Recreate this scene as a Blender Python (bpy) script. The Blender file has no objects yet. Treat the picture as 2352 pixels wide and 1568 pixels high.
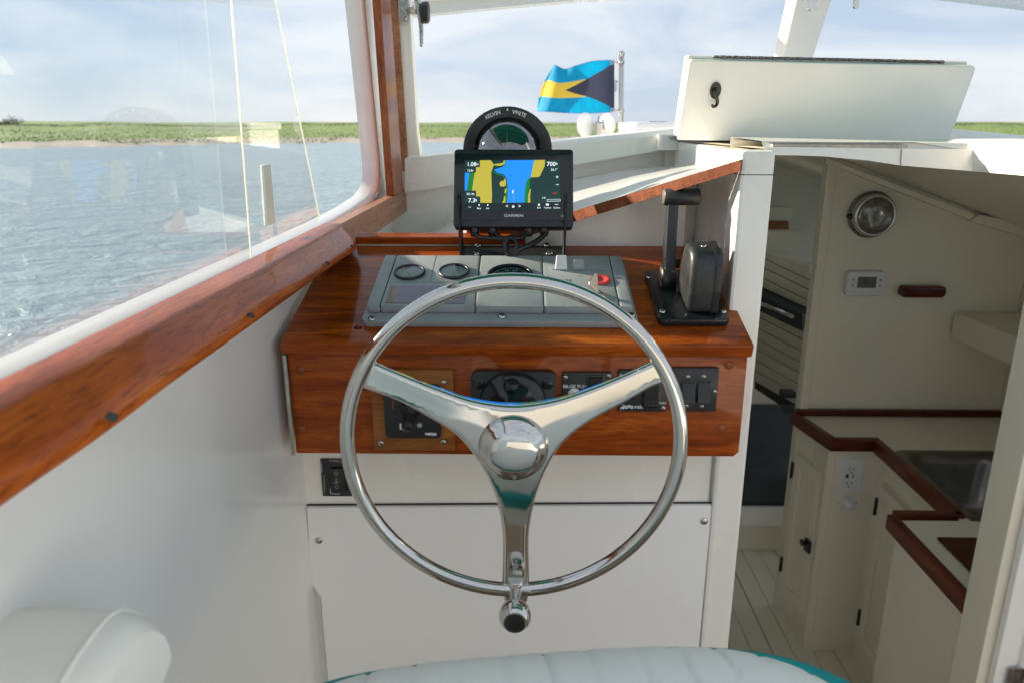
import bpy, bmesh, math, random
from mathutils import Vector, Matrix, geometry
from math import radians, sin, cos, pi
random.seed(7)
scene = bpy.context.scene
COL = scene.collection

# ------------------------------------------------------------------ camera
FPX = 1699.0                      # focal length in pixels of a 2352 px wide picture
PITCH, YAW, ZC = radians(16.2), radians(1.05), 2.2
Fv = Vector((-sin(YAW)*cos(PITCH), cos(YAW)*cos(PITCH), -sin(PITCH)))
Rv = Vector((cos(YAW), sin(YAW), 0)); Uv = Rv.cross(Fv); CAMP = Vector((0, 0, ZC))
cd = bpy.data.cameras.new('camera'); cam = bpy.data.objects.new('camera', cd); COL.objects.link(cam)
cam.matrix_world = Matrix(((Rv.x, Uv.x, -Fv.x, 0), (Rv.y, Uv.y, -Fv.y, 0), (Rv.z, Uv.z, -Fv.z, ZC), (0, 0, 0, 1)))
cd.lens = 36*FPX/2352; cd.sensor_width = 36; cd.clip_start = .02; cd.clip_end = 20000
cd.dof.use_dof = True; cd.dof.focus_distance = 1.15; cd.dof.aperture_fstop = 7.5
scene.camera = cam

# ------------------------------------------------------------------ light
SUN_EL, SUN_AZ = radians(18), radians(-72)      # azimuth clockwise from +Y (the bow): from port, a little ahead
w = bpy.data.worlds.new('World'); scene.world = w; w.use_nodes = True
nt = w.node_tree; nt.nodes.clear()
def N(tree, typ, **kw):
    n = tree.nodes.new(typ)
    for k, v in kw.items():
        if k.startswith('i_'): n.inputs[k[2:].replace('_', ' ')].default_value = v
        else: setattr(n, k, v)
    return n
L = lambda tree, a, b: tree.links.new(a, b)
out = N(nt, 'ShaderNodeOutputWorld'); bg = N(nt, 'ShaderNodeBackground'); bg.inputs[1].default_value = .12
sky = N(nt, 'ShaderNodeTexSky', sky_type='NISHITA', sun_disc=False, sun_elevation=SUN_EL, sun_rotation=SUN_AZ,
        air_density=1.0, dust_density=.1, ozone_density=2.0)
tc = N(nt, 'ShaderNodeTexCoord'); mp = N(nt, 'ShaderNodeMapping'); mp.inputs['Scale'].default_value = (1, 1, 3.4)
mp.inputs['Rotation'].default_value = (radians(14), radians(20), radians(10))
n1 = N(nt, 'ShaderNodeTexNoise'); n1.inputs['Scale'].default_value = 2.6; n1.inputs['Detail'].default_value = 9; n1.inputs['Roughness'].default_value = .55
n1.inputs['Distortion'].default_value = .5
rp = N(nt, 'ShaderNodeValToRGB'); rp.color_ramp.elements[0].position = .38; rp.color_ramp.elements[1].position = .62
rp.color_ramp.elements[0].color = (1.52, 1.80, 2.25, 1); rp.color_ramp.elements[1].color = (2.42, 2.48, 2.64, 1)
mix = N(nt, 'ShaderNodeMix', data_type='RGBA'); mix.inputs[0].default_value = .94      # thin high cloud over most of the sky
L(nt, tc.outputs['Generated'], mp.inputs[0]); L(nt, mp.outputs[0], n1.inputs['Vector']); L(nt, n1.outputs['Fac'], rp.inputs[0])
L(nt, rp.outputs[0], mix.inputs[7]); L(nt, sky.outputs[0], mix.inputs[6]); L(nt, mix.outputs[2], bg.inputs[0]); L(nt, bg.outputs[0], out.inputs[0])
sl = bpy.data.lights.new('sun', 'SUN'); sl.energy = 4.3; sl.angle = radians(2.2); sl.color = (1, .86, .68)
sun = bpy.data.objects.new('sun', sl); COL.objects.link(sun)
SD = Vector((cos(SUN_EL)*sin(SUN_AZ), cos(SUN_EL)*cos(SUN_AZ), sin(SUN_EL)))
sun.rotation_euler = SD.to_track_quat('Z', 'Y').to_euler(); sun.location = (-3, 0, 6)
vs = scene.view_settings; vs.view_transform = 'Standard'; vs.look = 'None'; vs.gamma = 1; vs.use_curve_mapping = False
vs.exposure = 1.54
cy = scene.cycles
cy.use_denoising = True; cy.max_bounces = 10; cy.transparent_max_bounces = 12; cy.diffuse_bounces = 5; cy.glossy_bounces = 5
cy.sample_clamp_indirect = 8; cy.caustics_reflective = False; cy.caustics_refractive = False

# ------------------------------------------------------------------ pixel rays (2352 px wide picture)
def ray(x, y): return Fv + Rv*((x-1176)/FPX) - Uv*((y-784)/FPX)
def aty(x, y, Y): d = ray(x, y); return CAMP + d*(Y/d.y)
def atx(x, y, X): d = ray(x, y); return CAMP + d*(X/d.x)
def atz(x, y, Z): d = ray(x, y); return CAMP + d*((Z-ZC)/d.z)
def frame(o, x, y, z): return Matrix(((x[0], y[0], z[0], o[0]), (x[1], y[1], z[1], o[1]), (x[2], y[2], z[2], o[2]), (0, 0, 0, 1)))
def onf(M, x, y, h=0):            # pixel -> local (u, v) on the plane z = h of a frame
    p = M @ Vector((0, 0, h)); n = M.to_3x3() @ Vector((0, 0, 1)); d = ray(x, y)
    q = CAMP + d*((p-CAMP).dot(n)/d.dot(n)); q = M.inverted() @ q
    return (q.x, q.y)

# ------------------------------------------------------------------ materials
MATS = {}
def base(name, col, rough=.4, metal=0, coat=0, spec=.5, **kw):
    m = bpy.data.materials.new(name); m.use_nodes = True; t = m.node_tree; b = t.nodes['Principled BSDF']
    b.inputs['Base Color'].default_value = (*col, 1); b.inputs['Roughness'].default_value = rough
    b.inputs['Metallic'].default_value = metal; b.inputs['Coat Weight'].default_value = coat
    b.inputs['Coat Roughness'].default_value = .05; b.inputs['Specular IOR Level'].default_value = spec
    for k, v in kw.items(): b.inputs[k.replace('_', ' ')].default_value = v
    MATS[name] = m
    return m, t, b
def noise(t, scale, detail=4, rough=.5, mapscale=None, coord='Object', dist=0):
    c = N(t, 'ShaderNodeTexCoord'); n = N(t, 'ShaderNodeTexNoise')
    n.inputs['Scale'].default_value = scale; n.inputs['Detail'].default_value = detail; n.inputs['Roughness'].default_value = rough; n.inputs['Distortion'].default_value = dist
    if mapscale:
        q = N(t, 'ShaderNodeMapping'); q.inputs['Scale'].default_value = mapscale; L(t, c.outputs[coord], q.inputs[0]); L(t, q.outputs[0], n.inputs['Vector'])
    else: L(t, c.outputs[coord], n.inputs['Vector'])
    return n.outputs['Fac']
def ramp(t, fac, stops):
    r = N(t, 'ShaderNodeValToRGB'); e = r.color_ramp.elements
    while len(e) < len(stops): e.new(.5)
    for i, (p, c) in enumerate(stops): e[i].position = p; e[i].color = (*c, 1) if len(c) == 3 else c
    L(t, fac, r.inputs[0]); return r.outputs[0]
def bump(t, b, h, strength=.2, dist=.002, inp='Normal'):
    n = N(t, 'ShaderNodeBump'); n.inputs['Strength'].default_value = strength; n.inputs['Distance'].default_value = dist
    L(t, h, n.inputs['Height']); L(t, n.outputs[0], b.inputs[inp])
def mixc(t, a, bcol, fac, mode='MIX'):
    m = N(t, 'ShaderNodeMix', data_type='RGBA', blend_type=mode)
    if isinstance(fac, float): m.inputs[0].default_value = fac
    else: L(t, fac, m.inputs[0])
    for s, v in ((6, a), (7, bcol)):
        if isinstance(v, tuple): m.inputs[s].default_value = (*v, 1)
        else: L(t, v, m.inputs[s])
    return m.outputs[2]
def paint(name, col, rough=.25, var=.05, bs=.06, dirt=.25, coat=.25):
    m, t, b = base(name, col, rough, coat=coat)
    n = noise(t, 2.2, 5, .6)
    c = ramp(t, n, [(.3, tuple(v*(1-var) for v in col)), (.7, tuple(min(1, v*(1+var*.6)) for v in col))])
    d = noise(t, 5, 9, .68, dist=.6); dm = ramp(t, d, [(.58, (0, 0, 0)), (.85, (dirt,)*3)])
    c = mixc(t, c, tuple(v*k for v, k in zip(col, (.66, .62, .52))), dm)
    sp = noise(t, 140, 2, .5); sm = ramp(t, sp, [(.80, (0, 0, 0)), (.83, (dirt*1.2,)*3)])
    c = mixc(t, c, (.12, .10, .07), sm)
    L(t, c, b.inputs['Base Color'])
    r = ramp(t, noise(t, 3, 4, .5), [(.3, (rough*.85,)*3), (.75, (rough*1.25,)*3)]); L(t, r, b.inputs['Roughness'])
    bump(t, b, noise(t, 14, 4, .55, (1, 1, .35)), bs, .004)
    return m
def wood(name, axis, dark, mid, light, coat=1.0, rough=.35, coatr=.045):
    m, t, b = base(name, mid, rough, coat=coat*.45, spec=.12); b.inputs['Coat Roughness'].default_value = coatr; b.inputs['Coat IOR'].default_value = 1.42
    sc = [30, 30, 30]; sc[axis] = 3.2
    g = noise(t, 1.5, 9, .68, tuple(sc), dist=.9)
    sf = [190, 190, 190]; sf[axis] = 22
    p = noise(t, 1.6, 5, .65, tuple(sf))
    big = noise(t, 2.3, 4, .55, tuple(3.0 if i != axis else .8 for i in range(3)), dist=.8)
    c = ramp(t, g, [(.30, dark), (.5, mid), (.72, light)])
    c = mixc(t, c, tuple(v*.42 for v in mid), ramp(t, p, [(.50, (0, 0, 0)), (.66, (.8,)*3)]))
    c = mixc(t, c, ramp(t, big, [(.35, (.60, .50, .46)), (.65, (1.0, 1.0, 1.0))]), .7, 'MULTIPLY')
    L(t, c, b.inputs['Base Color'])
    bump(t, b, p, .12, .0006)
    bump(t, b, noise(t, 22, 3, .5), .10, .002, 'Coat Normal')
    return m
def simple(name, col, rough=.4, metal=0, coat=0, var=.12, vs_=30, bs=0, **kw):
    m, t, b = base(name, col, rough, metal, coat, **kw)
    n = noise(t, vs_, 6, .65)
    L(t, ramp(t, n, [(.3, tuple(v*(1-var) for v in col)), (.7, tuple(min(1, v*(1+var)) for v in col))]), b.inputs['Base Color'])
    r = ramp(t, noise(t, vs_*.6, 6, .7), [(.3, (rough*.7,)*3), (.75, (min(1, rough*1.5+.02),)*3)]); L(t, r, b.inputs['Roughness'])
    if bs: bump(t, b, noise(t, vs_*8, 3, .6), bs, .0008)
    return m
white = paint('white_paint', (.87, .855, .80), .26, .03, .03, .12)
whitewall = paint('white_wall_paint', (.88, .885, .86), .24, .02, .02, .03, .3)
panelwhite = paint('white_panel_paint', (.86, .865, .855), .36, .03, .02, .13, 0)
cream = paint('cream_cabin_paint', (.79, .735, .60), .35, .05, .08, .3, .05)
gelcoat = paint('white_gelcoat', (.80, .81, .81), .18, .03, .02, .12, .4)
deckp = paint('teak_deck_stain', (.20, .145, .095), .6, .12, .05, .3, 0)
D_, M_, L_ = (.15, .024, .003), (.39, .075, .005), (.60, .160, .011)
woodx = wood('varnished_mahogany_x', 0, D_, M_, L_)
woody = wood('varnished_mahogany_y', 1, (.28, .046, .004), (.48, .092, .006), (.64, .16, .011), .85)
woodz = wood('varnished_mahogany_z', 2, (.16, .04, .016), (.36, .10, .038), (.46, .16, .06), .7, .4, .12)
woodlight = wood('teak_block', 0, (.22, .075, .018), (.37, .14, .032), (.47, .20, .05), .8, .4, .1)
woodpale = wood('pale_mahogany', 1, (.26, .11, .055), (.42, .20, .11), (.50, .27, .16), .55, .42, .2)  # pale tone puts sunlit sheen into the sill end and corner strip
woodred = wood('dark_red_mahogany', 0, (.045, .010, .006), (.11, .022, .010), (.17, .040, .015), .8, .3, .1)
woodredy = wood('dark_red_mahogany_y', 1, (.06, .012, .006), (.15, .030, .012), (.24, .060, .020), .8, .3, .1)
woodbrown = wood('brown_board', 0, (.05, .016, .008), (.10, .032, .015), (.14, .05, .022), .2, .5, .2)
woodaged = wood('aged_mahogany_trim', 0, (.10, .03, .012), (.25, .08, .035), (.33, .125, .06), .3, .5, .25)
chrome = simple('polished_stainless', (.58, .565, .53), .05, 1.0, var=.05, vs_=12)
steel = simple('stainless_steel', (.55, .54, .52), .2, 1.0, var=.1)
brushed = simple('brushed_sink_steel', (.22, .21, .19), .32, 1.0, var=.12)
pitted = simple('pitted_chrome', (.50, .52, .50), .22, 1.0, var=.45, vs_=160, bs=.3)
bronze = simple('dark_bronze', (.055, .06, .05), .35, .8, var=.4, vs_=120, bs=.2)
hingemat = simple('tarnished_hinge_metal', (.26, .23, .20), .38, .9, var=.5, vs_=90)
blackp = simple('black_plastic', (.016, .018, .020), .35, var=.3, bs=.12)
blackg = simple('black_gloss_plastic', (.010, .013, .016), .12, var=.2)
blackworn = simple('worn_black_casting', (.022, .024, .026), .38, var=.5, vs_=45, bs=.25)
blackrub = simple('black_cable_rubber', (.014, .014, .015), .35, var=.2)
greyp = simple('grey_panel_plastic', (.27, .295, .30), .42, var=.10, vs_=18, bs=.12)
greyp2 = simple('light_grey_plastic', (.27, .30, .30), .35, var=.08)
whitep = simple('white_plastic', (.70, .71, .70), .35, var=.04)
redp = simple('red_plastic', (.52, .05, .045), .35, var=.1)
vinyl = simple('white_vinyl', (.92, .925, .87), .42, var=.03, vs_=8, bs=.10)
vinylcream = simple('cream_vinyl', (.88, .87, .79), .42, var=.04, vs_=8, bs=.10)
teal = simple('teal_vinyl_piping', (.004, .30, .30), .4, var=.1)
canvas = simple('teal_canvas', (.018, .30, .215), .8, var=.08, vs_=40, bs=.2)
navy = simple('dark_berth_fabric', (.045, .055, .06), .9, var=.15)
letter = simple('white_lettering', (.78, .80, .80), .5, var=.02)
lettergrey = simple('grey_lettering', (.40, .43, .43), .5, var=.02)
letterdark = simple('dark_lettering', (.05, .06, .06), .5, var=.02)
redline = simple('red_print', (.6, .06, .04), .5, var=.02)
yellow = simple('yellow_needle', (.72, .55, .10), .5, var=.02)
darkcard = simple('black_dial', (.012, .014, .016), .45, var=.1)
silverdial = simple('silver_dial', (.62, .64, .66), .4, var=.06)
screenblk = simple('dark_screen_glass', (.006, .012, .014), .06, var=.1)
redglass = simple('dark_red_display', (.03, .006, .008), .04, var=.2, coat=1.0)
seal = simple('dark_sealant', (.05, .045, .035), .7, var=.3)
caulk = simple('cream_sealant', (.45, .44, .36), .6, var=.2)
lcd = simple('grey_lcd', (.10, .105, .085), .25, var=.05)
def emis(name, col, s):
    m, t, b = base(name, tuple(c*.15 for c in col), .3)
    b.inputs['Emission Color'].default_value = (*col, 1); b.inputs['Emission Strength'].default_value = s
    return m
ES = .40
e_blue = emis('screen_blue', (.01, .25, .90), ES); e_yel = emis('screen_yellow', (.47, .40, .045), ES)
e_green = emis('screen_green', (.008, .19, .025), ES*.9); e_dark = emis('screen_dark_green', (.008, .045, .040), ES*.7)
e_black = emis('screen_black', (.004, .018, .019), ES*.6); e_white = emis('screen_white', (.75, .85, .88), ES); e_red = emis('screen_red', (.75, .05, .04), ES*.7)
def thin_glass(name, tint=(.96, .98, .98), refl=1.0, ior=1.5, smudge=True):
    m = bpy.data.materials.new(name); m.use_nodes = True; t = m.node_tree; t.nodes.clear()
    o = N(t, 'ShaderNodeOutputMaterial'); mx = N(t, 'ShaderNodeMixShader'); tr = N(t, 'ShaderNodeBsdfTransparent'); gl = N(t, 'ShaderNodeBsdfGlossy')
    tr.inputs[0].default_value = (*tint, 1); gl.inputs['Roughness'].default_value = .015; gl.inputs['Color'].default_value = (refl,)*3+(1,)
    fr = N(t, 'ShaderNodeFresnel'); fr.inputs[0].default_value = ior
    L(t, fr.outputs[0], mx.inputs[0]); L(t, tr.outputs[0], mx.inputs[1]); L(t, gl.outputs[0], mx.inputs[2])
    if smudge:
        df = N(t, 'ShaderNodeBsdfDiffuse'); df.inputs[0].default_value = (.8, .82, .84, 1); m2 = N(t, 'ShaderNodeMixShader')
        f = ramp(t, noise(t, 3.5, 8, .7, (1, .5, 1.6), dist=1.0), [(.42, (.010,)*3), (.8, (.06,)*3)])
        L(t, f, m2.inputs[0]); L(t, mx.outputs[0], m2.inputs[1]); L(t, df.outputs[0], m2.inputs[2]); L(t, m2.outputs[0], o.inputs[0])
    else: L(t, mx.outputs[0], o.inputs[0])
    return m
glass = thin_glass('window_glass'); gaugeglass = thin_glass('gauge_glass', (.95, .96, .97), 1.0, 1.35, False)
domeglass = thin_glass('compass_dome_glass', (.75, .73, .70), 1.0, 2.7, False)
edgeglass = simple('glass_edge', (.92, .95, .90), .5, var=.04)
_t = edgeglass.node_tree; _tl = N(_t, 'ShaderNodeBsdfTranslucent'); _tl.inputs[0].default_value = (.92, .95, .90, 1); _mx = N(_t, 'ShaderNodeMixShader'); _mx.inputs[0].default_value = .6
L(_t, _t.nodes['Principled BSDF'].outputs[0], _mx.inputs[1]); L(_t, _tl.outputs[0], _mx.inputs[2]); L(_t, _mx.outputs[0], _t.nodes['Material Output'].inputs[0])
frost = thin_glass('clear_acrylic', (.90, .92, .94), 1.0, 1.5, True)
frosty, _t, _b = base('frosted_acrylic', (.8, .83, .84), .35); _b.inputs['Alpha'].default_value = .62
pullmat = simple('ivory_pull', (.78, .77, .66), .3, var=.05)
lens = simple('lamp_lens', (.16, .15, .13), .12, .3, var=.5, vs_=60, coat=.8)

# ------------------------------------------------------------------ mesh helpers
def new(): return bmesh.new()
def merge(bm, tmp, M=None, mi=0):
    if M is not None: tmp.transform(M)
    vm = {}
    for v in tmp.verts: vm[v] = bm.verts.new(v.co)
    for f in tmp.faces:
        try: nf = bm.faces.new([vm[v] for v in f.verts]); nf.material_index = mi if mi else f.material_index; nf.smooth = f.smooth
        except ValueError: pass
    tmp.free()
def bev(t, bv, seg=2, ang=.5):
    if bv <= 0: return
    t.normal_update()
    es = [e for e in t.edges if len(e.link_faces) == 2 and e.calc_face_angle(0) > ang]
    bmesh.ops.bevel(t, geom=es, offset=bv, segments=seg, profile=.6, affect='EDGES', clamp_overlap=True)
def hexa(bm, c8, bv=0, M=None, mi=0, seg=2):     # 8 corners: bottom 4 (ccw) then top 4
    t = new(); v = [t.verts.new(Vector(c)) for c in c8]
    for f in ((3, 2, 1, 0), (4, 5, 6, 7), (0, 1, 5, 4), (1, 2, 6, 5), (2, 3, 7, 6), (3, 0, 4, 7)): t.faces.new([v[i] for i in f])
    bmesh.ops.recalc_face_normals(t, faces=t.faces); bev(t, bv, seg); merge(bm, t, M, mi)
def box(bm, x0, x1, y0, y1, z0, z1, bv=0, M=None, mi=0, seg=2):
    hexa(bm, [(x0, y0, z0), (x1, y0, z0), (x1, y1, z0), (x0, y1, z0), (x0, y0, z1), (x1, y0, z1), (x1, y1, z1), (x0, y1, z1)], bv, M, mi, seg)
def prism(bm, pts, z0, z1, bv=0, M=None, mi=0, seg=2):
    t = new(); lo = [t.verts.new((p[0], p[1], z0)) for p in pts]; hi = [t.verts.new((p[0], p[1], z1)) for p in pts]; n = len(pts)
    t.faces.new(lo[::-1]); t.faces.new(hi)
    for i in range(n): t.faces.new((lo[i], lo[(i+1) % n], hi[(i+1) % n], hi[i]))
    bmesh.ops.recalc_face_normals(t, faces=t.faces); bev(t, bv, seg, .9); merge(bm, t, M, mi)
def slab(bm, front, d, bv=0, mi=0):              # world polygon pushed back along vector d
    t = new(); a = [t.verts.new(Vector(p)) for p in front]; b = [t.verts.new(Vector(p)+Vector(d)) for p in front]; n = len(a)
    t.faces.new(a); t.faces.new(b[::-1])
    for i in range(n): t.faces.new((a[i], b[i], b[(i+1) % n], a[(i+1) % n]))
    bmesh.ops.recalc_face_normals(t, faces=t.faces); bev(t, bv); merge(bm, t, None, mi)
def lathe(bm, prof, seg=32, M=None, mi=0, smooth=True):   # prof [(r, z)] about local z
    t = new(); rings = []
    for r, z in prof:
        if r < 1e-6: rings.append([t.verts.new((0, 0, z))])
        else: rings.append([t.verts.new((r*cos(2*pi*i/seg), r*sin(2*pi*i/seg), z)) for i in range(seg)])
    for a, b in zip(rings, rings[1:]):
        for i in range(seg):
            q = [a[i % len(a)], a[(i+1) % len(a)], b[(i+1) % len(b)], b[i % len(b)]]; u = []
            for v in q:
                if v not in u: u.append(v)
            if len(u) > 2:
                f = t.faces.new(u); f.smooth = smooth
    bmesh.ops.recalc_face_normals(t, faces=t.faces); merge(bm, t, M, mi)
def tube(bm, pts, r, seg=10, closed=False, mi=0, caps=True):
    pts = [Vector(p) for p in pts]; n = len(pts); t = new(); rings = []
    up = None
    for i, p in enumerate(pts):
        a = pts[(i-1) % n] if (closed or i) else p; b = pts[(i+1) % n] if (closed or i < n-1) else p
        d = (b-a).normalized()
        if up is None: up = d.orthogonal().normalized()
        up = (up - d*up.dot(d)).normalized(); s = d.cross(up)
        rr = r(i/(n-1)) if callable(r) else r
        rings.append([t.verts.new(p + (up*cos(2*pi*k/seg)+s*sin(2*pi*k/seg))*rr) for k in range(seg)])
    for i in range(n if closed else n-1):
        a, b = rings[i], rings[(i+1) % n]
        for k in range(seg): f = t.faces.new((a[k], a[(k+1) % seg], b[(k+1) % seg], b[k])); f.smooth = True
    if caps and not closed: t.faces.new(rings[0][::-1]); t.faces.new(rings[-1])
    bmesh.ops.recalc_face_normals(t, faces=t.faces); merge(bm, t, None, mi)
def spline(pts, n=8):
    pts = [Vector(p) for p in pts]; o = []
    P = [pts[0]*2-pts[1]] + pts + [pts[-1]*2-pts[-2]]
    for i in range(1, len(P)-2):
        for k in range(n):
            t = k/n; a, b, c, d = P[i-1:i+3]
            o.append(.5*((2*b)+(c-a)*t+(2*a-5*b+4*c-d)*t*t+(3*b-a-3*c+d)*t**3))
    return o + [pts[-1]]
def rrect(x0, x1, y0, y1, r, n=5):
    o = []
    for cx, cy_, a0 in ((x1-r, y1-r, 0), (x0+r, y1-r, 90), (x0+r, y0+r, 180), (x1-r, y0+r, 270)):
        for k in range(n+1): a = radians(a0+90*k/n); o.append((cx+r*cos(a), cy_+r*sin(a)))
    return o
def circ(cx, cy_, r, n=24, ry=None): return [(cx+r*cos(2*pi*i/n), cy_+(ry or r)*sin(2*pi*i/n)) for i in range(n)]
def grid(bm, P, mi=0, smooth=True):              # P[i][j] world points
    v = [[bm.verts.new(Vector(p)) for p in row] for row in P]
    for i in range(len(v)-1):
        for j in range(len(v[0])-1):
            f = bm.faces.new((v[i][j], v[i+1][j], v[i+1][j+1], v[i][j+1])); f.smooth = smooth; f.material_index = mi
def obj(name, bm, mats, parent=None, smooth=False):
    me = bpy.data.meshes.new(name); o = bpy.data.objects.new(name, me); COL.objects.link(o)
    if parent is not None:
        root = parent if parent.parent is None else parent.parent
        bm.transform(root.matrix_basis.inverted()); o.parent = parent
    bmesh.ops.recalc_face_normals(bm, faces=bm.faces) if False else None
    bm.to_mesh(me); bm.free()
    for m in (mats if isinstance(mats, (list, tuple)) else [mats]): me.materials.append(m)
    if smooth:
        for p in me.polygons: p.use_smooth = True
    return o
def tag(o, label, cat, group=None, kind=None):
    if label: o['label'] = label
    if cat: o['category'] = cat
    if group: o['group'] = group
    if kind: o['kind'] = kind
    return o
def thing(name, label, cat, loc=(0, 0, 0), group=None):
    o = bpy.data.objects.new(name, None); COL.objects.link(o); o.empty_display_size = .05
    o.matrix_basis = Matrix.Translation(Vector(loc)); return tag(o, label, cat, group)
def shade(o, ang=35):
    me = o.data; 
    for p in me.polygons: p.use_smooth = True
    me.set_sharp_from_angle(angle=radians(ang)); return o
def text(bm, body, size, M, x=0, y=0, z=0, mi=0, align='CENTER', sx=1.0, bold=0, shear=0, ext=.00015):
    c = bpy.data.curves.new('txt', 'FONT'); c.body = body; c.size = size; c.align_x = align; c.align_y = 'CENTER'; c.extrude = ext; c.offset = bold*size; c.shear = shear; c.resolution_u = 3
    o = bpy.data.objects.new('txt', c); COL.objects.link(o); bpy.context.view_layer.update()
    me = bpy.data.meshes.new_from_object(o.evaluated_get(bpy.context.evaluated_depsgraph_get()))
    t = new(); t.from_mesh(me); t.transform(Matrix.Translation((x, y, z)) @ Matrix.Diagonal((sx, 1, 1, 1))); merge(bm, t, M, mi)
    bpy.data.objects.remove(o); bpy.data.curves.remove(c); bpy.data.meshes.remove(me)
def screw(parent, M, u, v, h, r=.0042, mat=None, rot=.4, name='screw'):
    bm = new(); S = M @ Matrix.Translation((u, v, h)) @ Matrix.Rotation(rot+random.uniform(-.5, .5), 4, 'Z')
    lathe(bm, [(0, .0), (r, 0), (r*.98, r*.22), (r*.75, r*.46), (r*.4, r*.58), (0, r*.6)], 16, S)
    for a in (0, pi/2):
        box(bm, -r*.58, r*.58, -r*.13, r*.13, r*.45, r*.64, 0, S @ Matrix.Rotation(a, 4, 'Z'), 1)
    return obj(name, bm, [mat or chrome, darkcard], parent)

# ------------------------------------------------------------------ key planes
YF = 1.06; SL = radians(16.4)
P0 = Vector((0, YF, aty(1189, 782, YF).z))
FM = frame((0, YF, 0), (1, 0, 0), (0, 0, 1), (0, -1, 0))                 # console front: (X, Z, out)
CM = frame(P0, (1, 0, 0), (0, cos(SL), sin(SL)), (0, -sin(SL), cos(SL)))  # console top: (X, up slope, out)
YP = 1.16
WM = frame((0, YP, 0), (1, 0, 0), (0, 0, 1), (0, -1, 0))                 # lower bulkhead
VB = .33                                                                 # console depth up the slope
SOLE = .84

# ================================================================== SETTING: water, shore
def water():
    bm = new(); rings = [0.5]
    while rings[-1] < 9000: rings.append(rings[-1]*1.12+.1)
    seg = 160; P = []
    for r in rings: P.append([(r*sin(2*pi*k/seg), r*cos(2*pi*k/seg), 0) for k in range(seg+1)])
    grid(bm, P); bmesh.ops.remove_doubles(bm, verts=bm.verts, dist=1e-4); bmesh.ops.recalc_face_normals(bm, faces=bm.faces)
    m, t, b = base('sea_water', (.25, .335, .375), .26, spec=.22); b.inputs['IOR'].default_value = 1.33
    h1 = noise(t, 1.15, 4, .55, (.8, 1.15, 1), dist=.8); h2 = noise(t, 4.6, 6, .6, (.8, 1.2, 1), dist=.6)
    h3 = noise(t, .22, 3, .5, (.7, 1.2, 1))
    a = N(t, 'ShaderNodeMath', operation='MULTIPLY_ADD'); L(t, h2, a.inputs[0]); a.inputs[1].default_value = .38; L(t, h1, a.inputs[2])
    a2 = N(t, 'ShaderNodeMath', operation='MULTIPLY_ADD'); L(t, h3, a2.inputs[0]); a2.inputs[1].default_value = 1.6; L(t, a.outputs[0], a2.inputs[2])
    bump(t, b, a2.outputs[0], 1.0, .19)
    o = obj('water', bm, m); tag(o, None, None, kind='structure'); return o
wat = water()
def shore_r(x):           # distance of the waterline in the direction of picture column x
    pts = [(-900, 346), (0, 342), (300, 338), (560, 332), (800, 330), (960, 328), (1300, 326), (2352, 324), (3600, 324)]
    for (a, ya), (b, yb) in zip(pts, pts[1:]):
        if a <= x <= b: y = ya+(yb-ya)*(x-a)/(b-a)
    return y
def land_pt(x, d):        # x = column (direction), d = metres behind the waterline
    p = atz(x, shore_r(x)+1.2*sin(x*.031)+.7*sin(x*.083+1), 0); q = Vector((p.x, p.y, 0)); q += q.normalized()*d
    z = -.12 + .75*(1-math.exp(-max(0, d)/14)) + .0075*max(0, d-20) + (.25*sin(x*.013+d*.02)*min(1, d/60))
    if d > 110: z += .65*(1-cos(min(1, (d-110)/70)*pi))*.5*(.75+.35*sin(x*.009+.7)+.2*sin(x*.031))
    q.z = z; return q
XS = list(range(-900, 3601, 18)); DS = [-3, 0, 2, 4, 7, 10, 14, 18, 23, 29, 36, 45, 55, 67, 80, 95, 110, 125, 140, 155, 170, 190, 215, 260, 340, 600]
def grass_start(x):       # where the marsh grass begins behind the waterline
    s = (17 if x > 780 else 11)+5*sin(x*.011)+3*sin(x*.037)
    if 520 < x < 745: s = 1.0+.5*sin(x*.1)
    elif 430 < x <= 520: s = 1.0+(520-x)/90*14
    elif 745 <= x < 790: s = 1.0+(x-745)/45*16
    return s
bm = new(); grid(bm, [[land_pt(x, d) for d in DS] for x in XS])
for f in bm.faces:
    c = f.calc_center_median()
bmesh.ops.recalc_face_normals(bm, faces=bm.faces)
m, t, b = base('sand_and_marsh', (.42, .37, .30), .9)
zz = N(t, 'ShaderNodeSeparateXYZ'); c_ = N(t, 'ShaderNodeNewGeometry'); L(t, c_.outputs['Position'], zz.inputs[0])
sandc = ramp(t, noise(t, .25, 6, .6), [(.3, (.26, .235, .205)), (.7, (.34, .31, .27))])
grc = ramp(t, noise(t, .06, 6, .6), [(.3, (.085, .155, .028)), (.7, (.16, .225, .05))])
hm = N(t, 'ShaderNodeMapRange'); hm.inputs[1].default_value = .40; hm.inputs[2].default_value = .50; L(t, zz.outputs[2], hm.inputs[0])
L(t, mixc(t, sandc, grc, hm.outputs[0]), b.inputs['Base Color'])
land = tag(obj('shore_ground', bm, m), None, None, kind='structure')
for p in land.data.polygons: p.use_smooth = True
gm, t, b = base('marsh_grass', (.10, .14, .03), .8)
gn = noise(t, .05, 5, .6, coord='Object'); L(t, ramp(t, gn, [(.32, (.095, .17, .03)), (.5, (.15, .23, .045)), (.68, (.22, .26, .075))]), b.inputs['Base Color'])
b.inputs['Subsurface Weight'].default_value = 0
rs = random.Random(3); bm = new()
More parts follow.
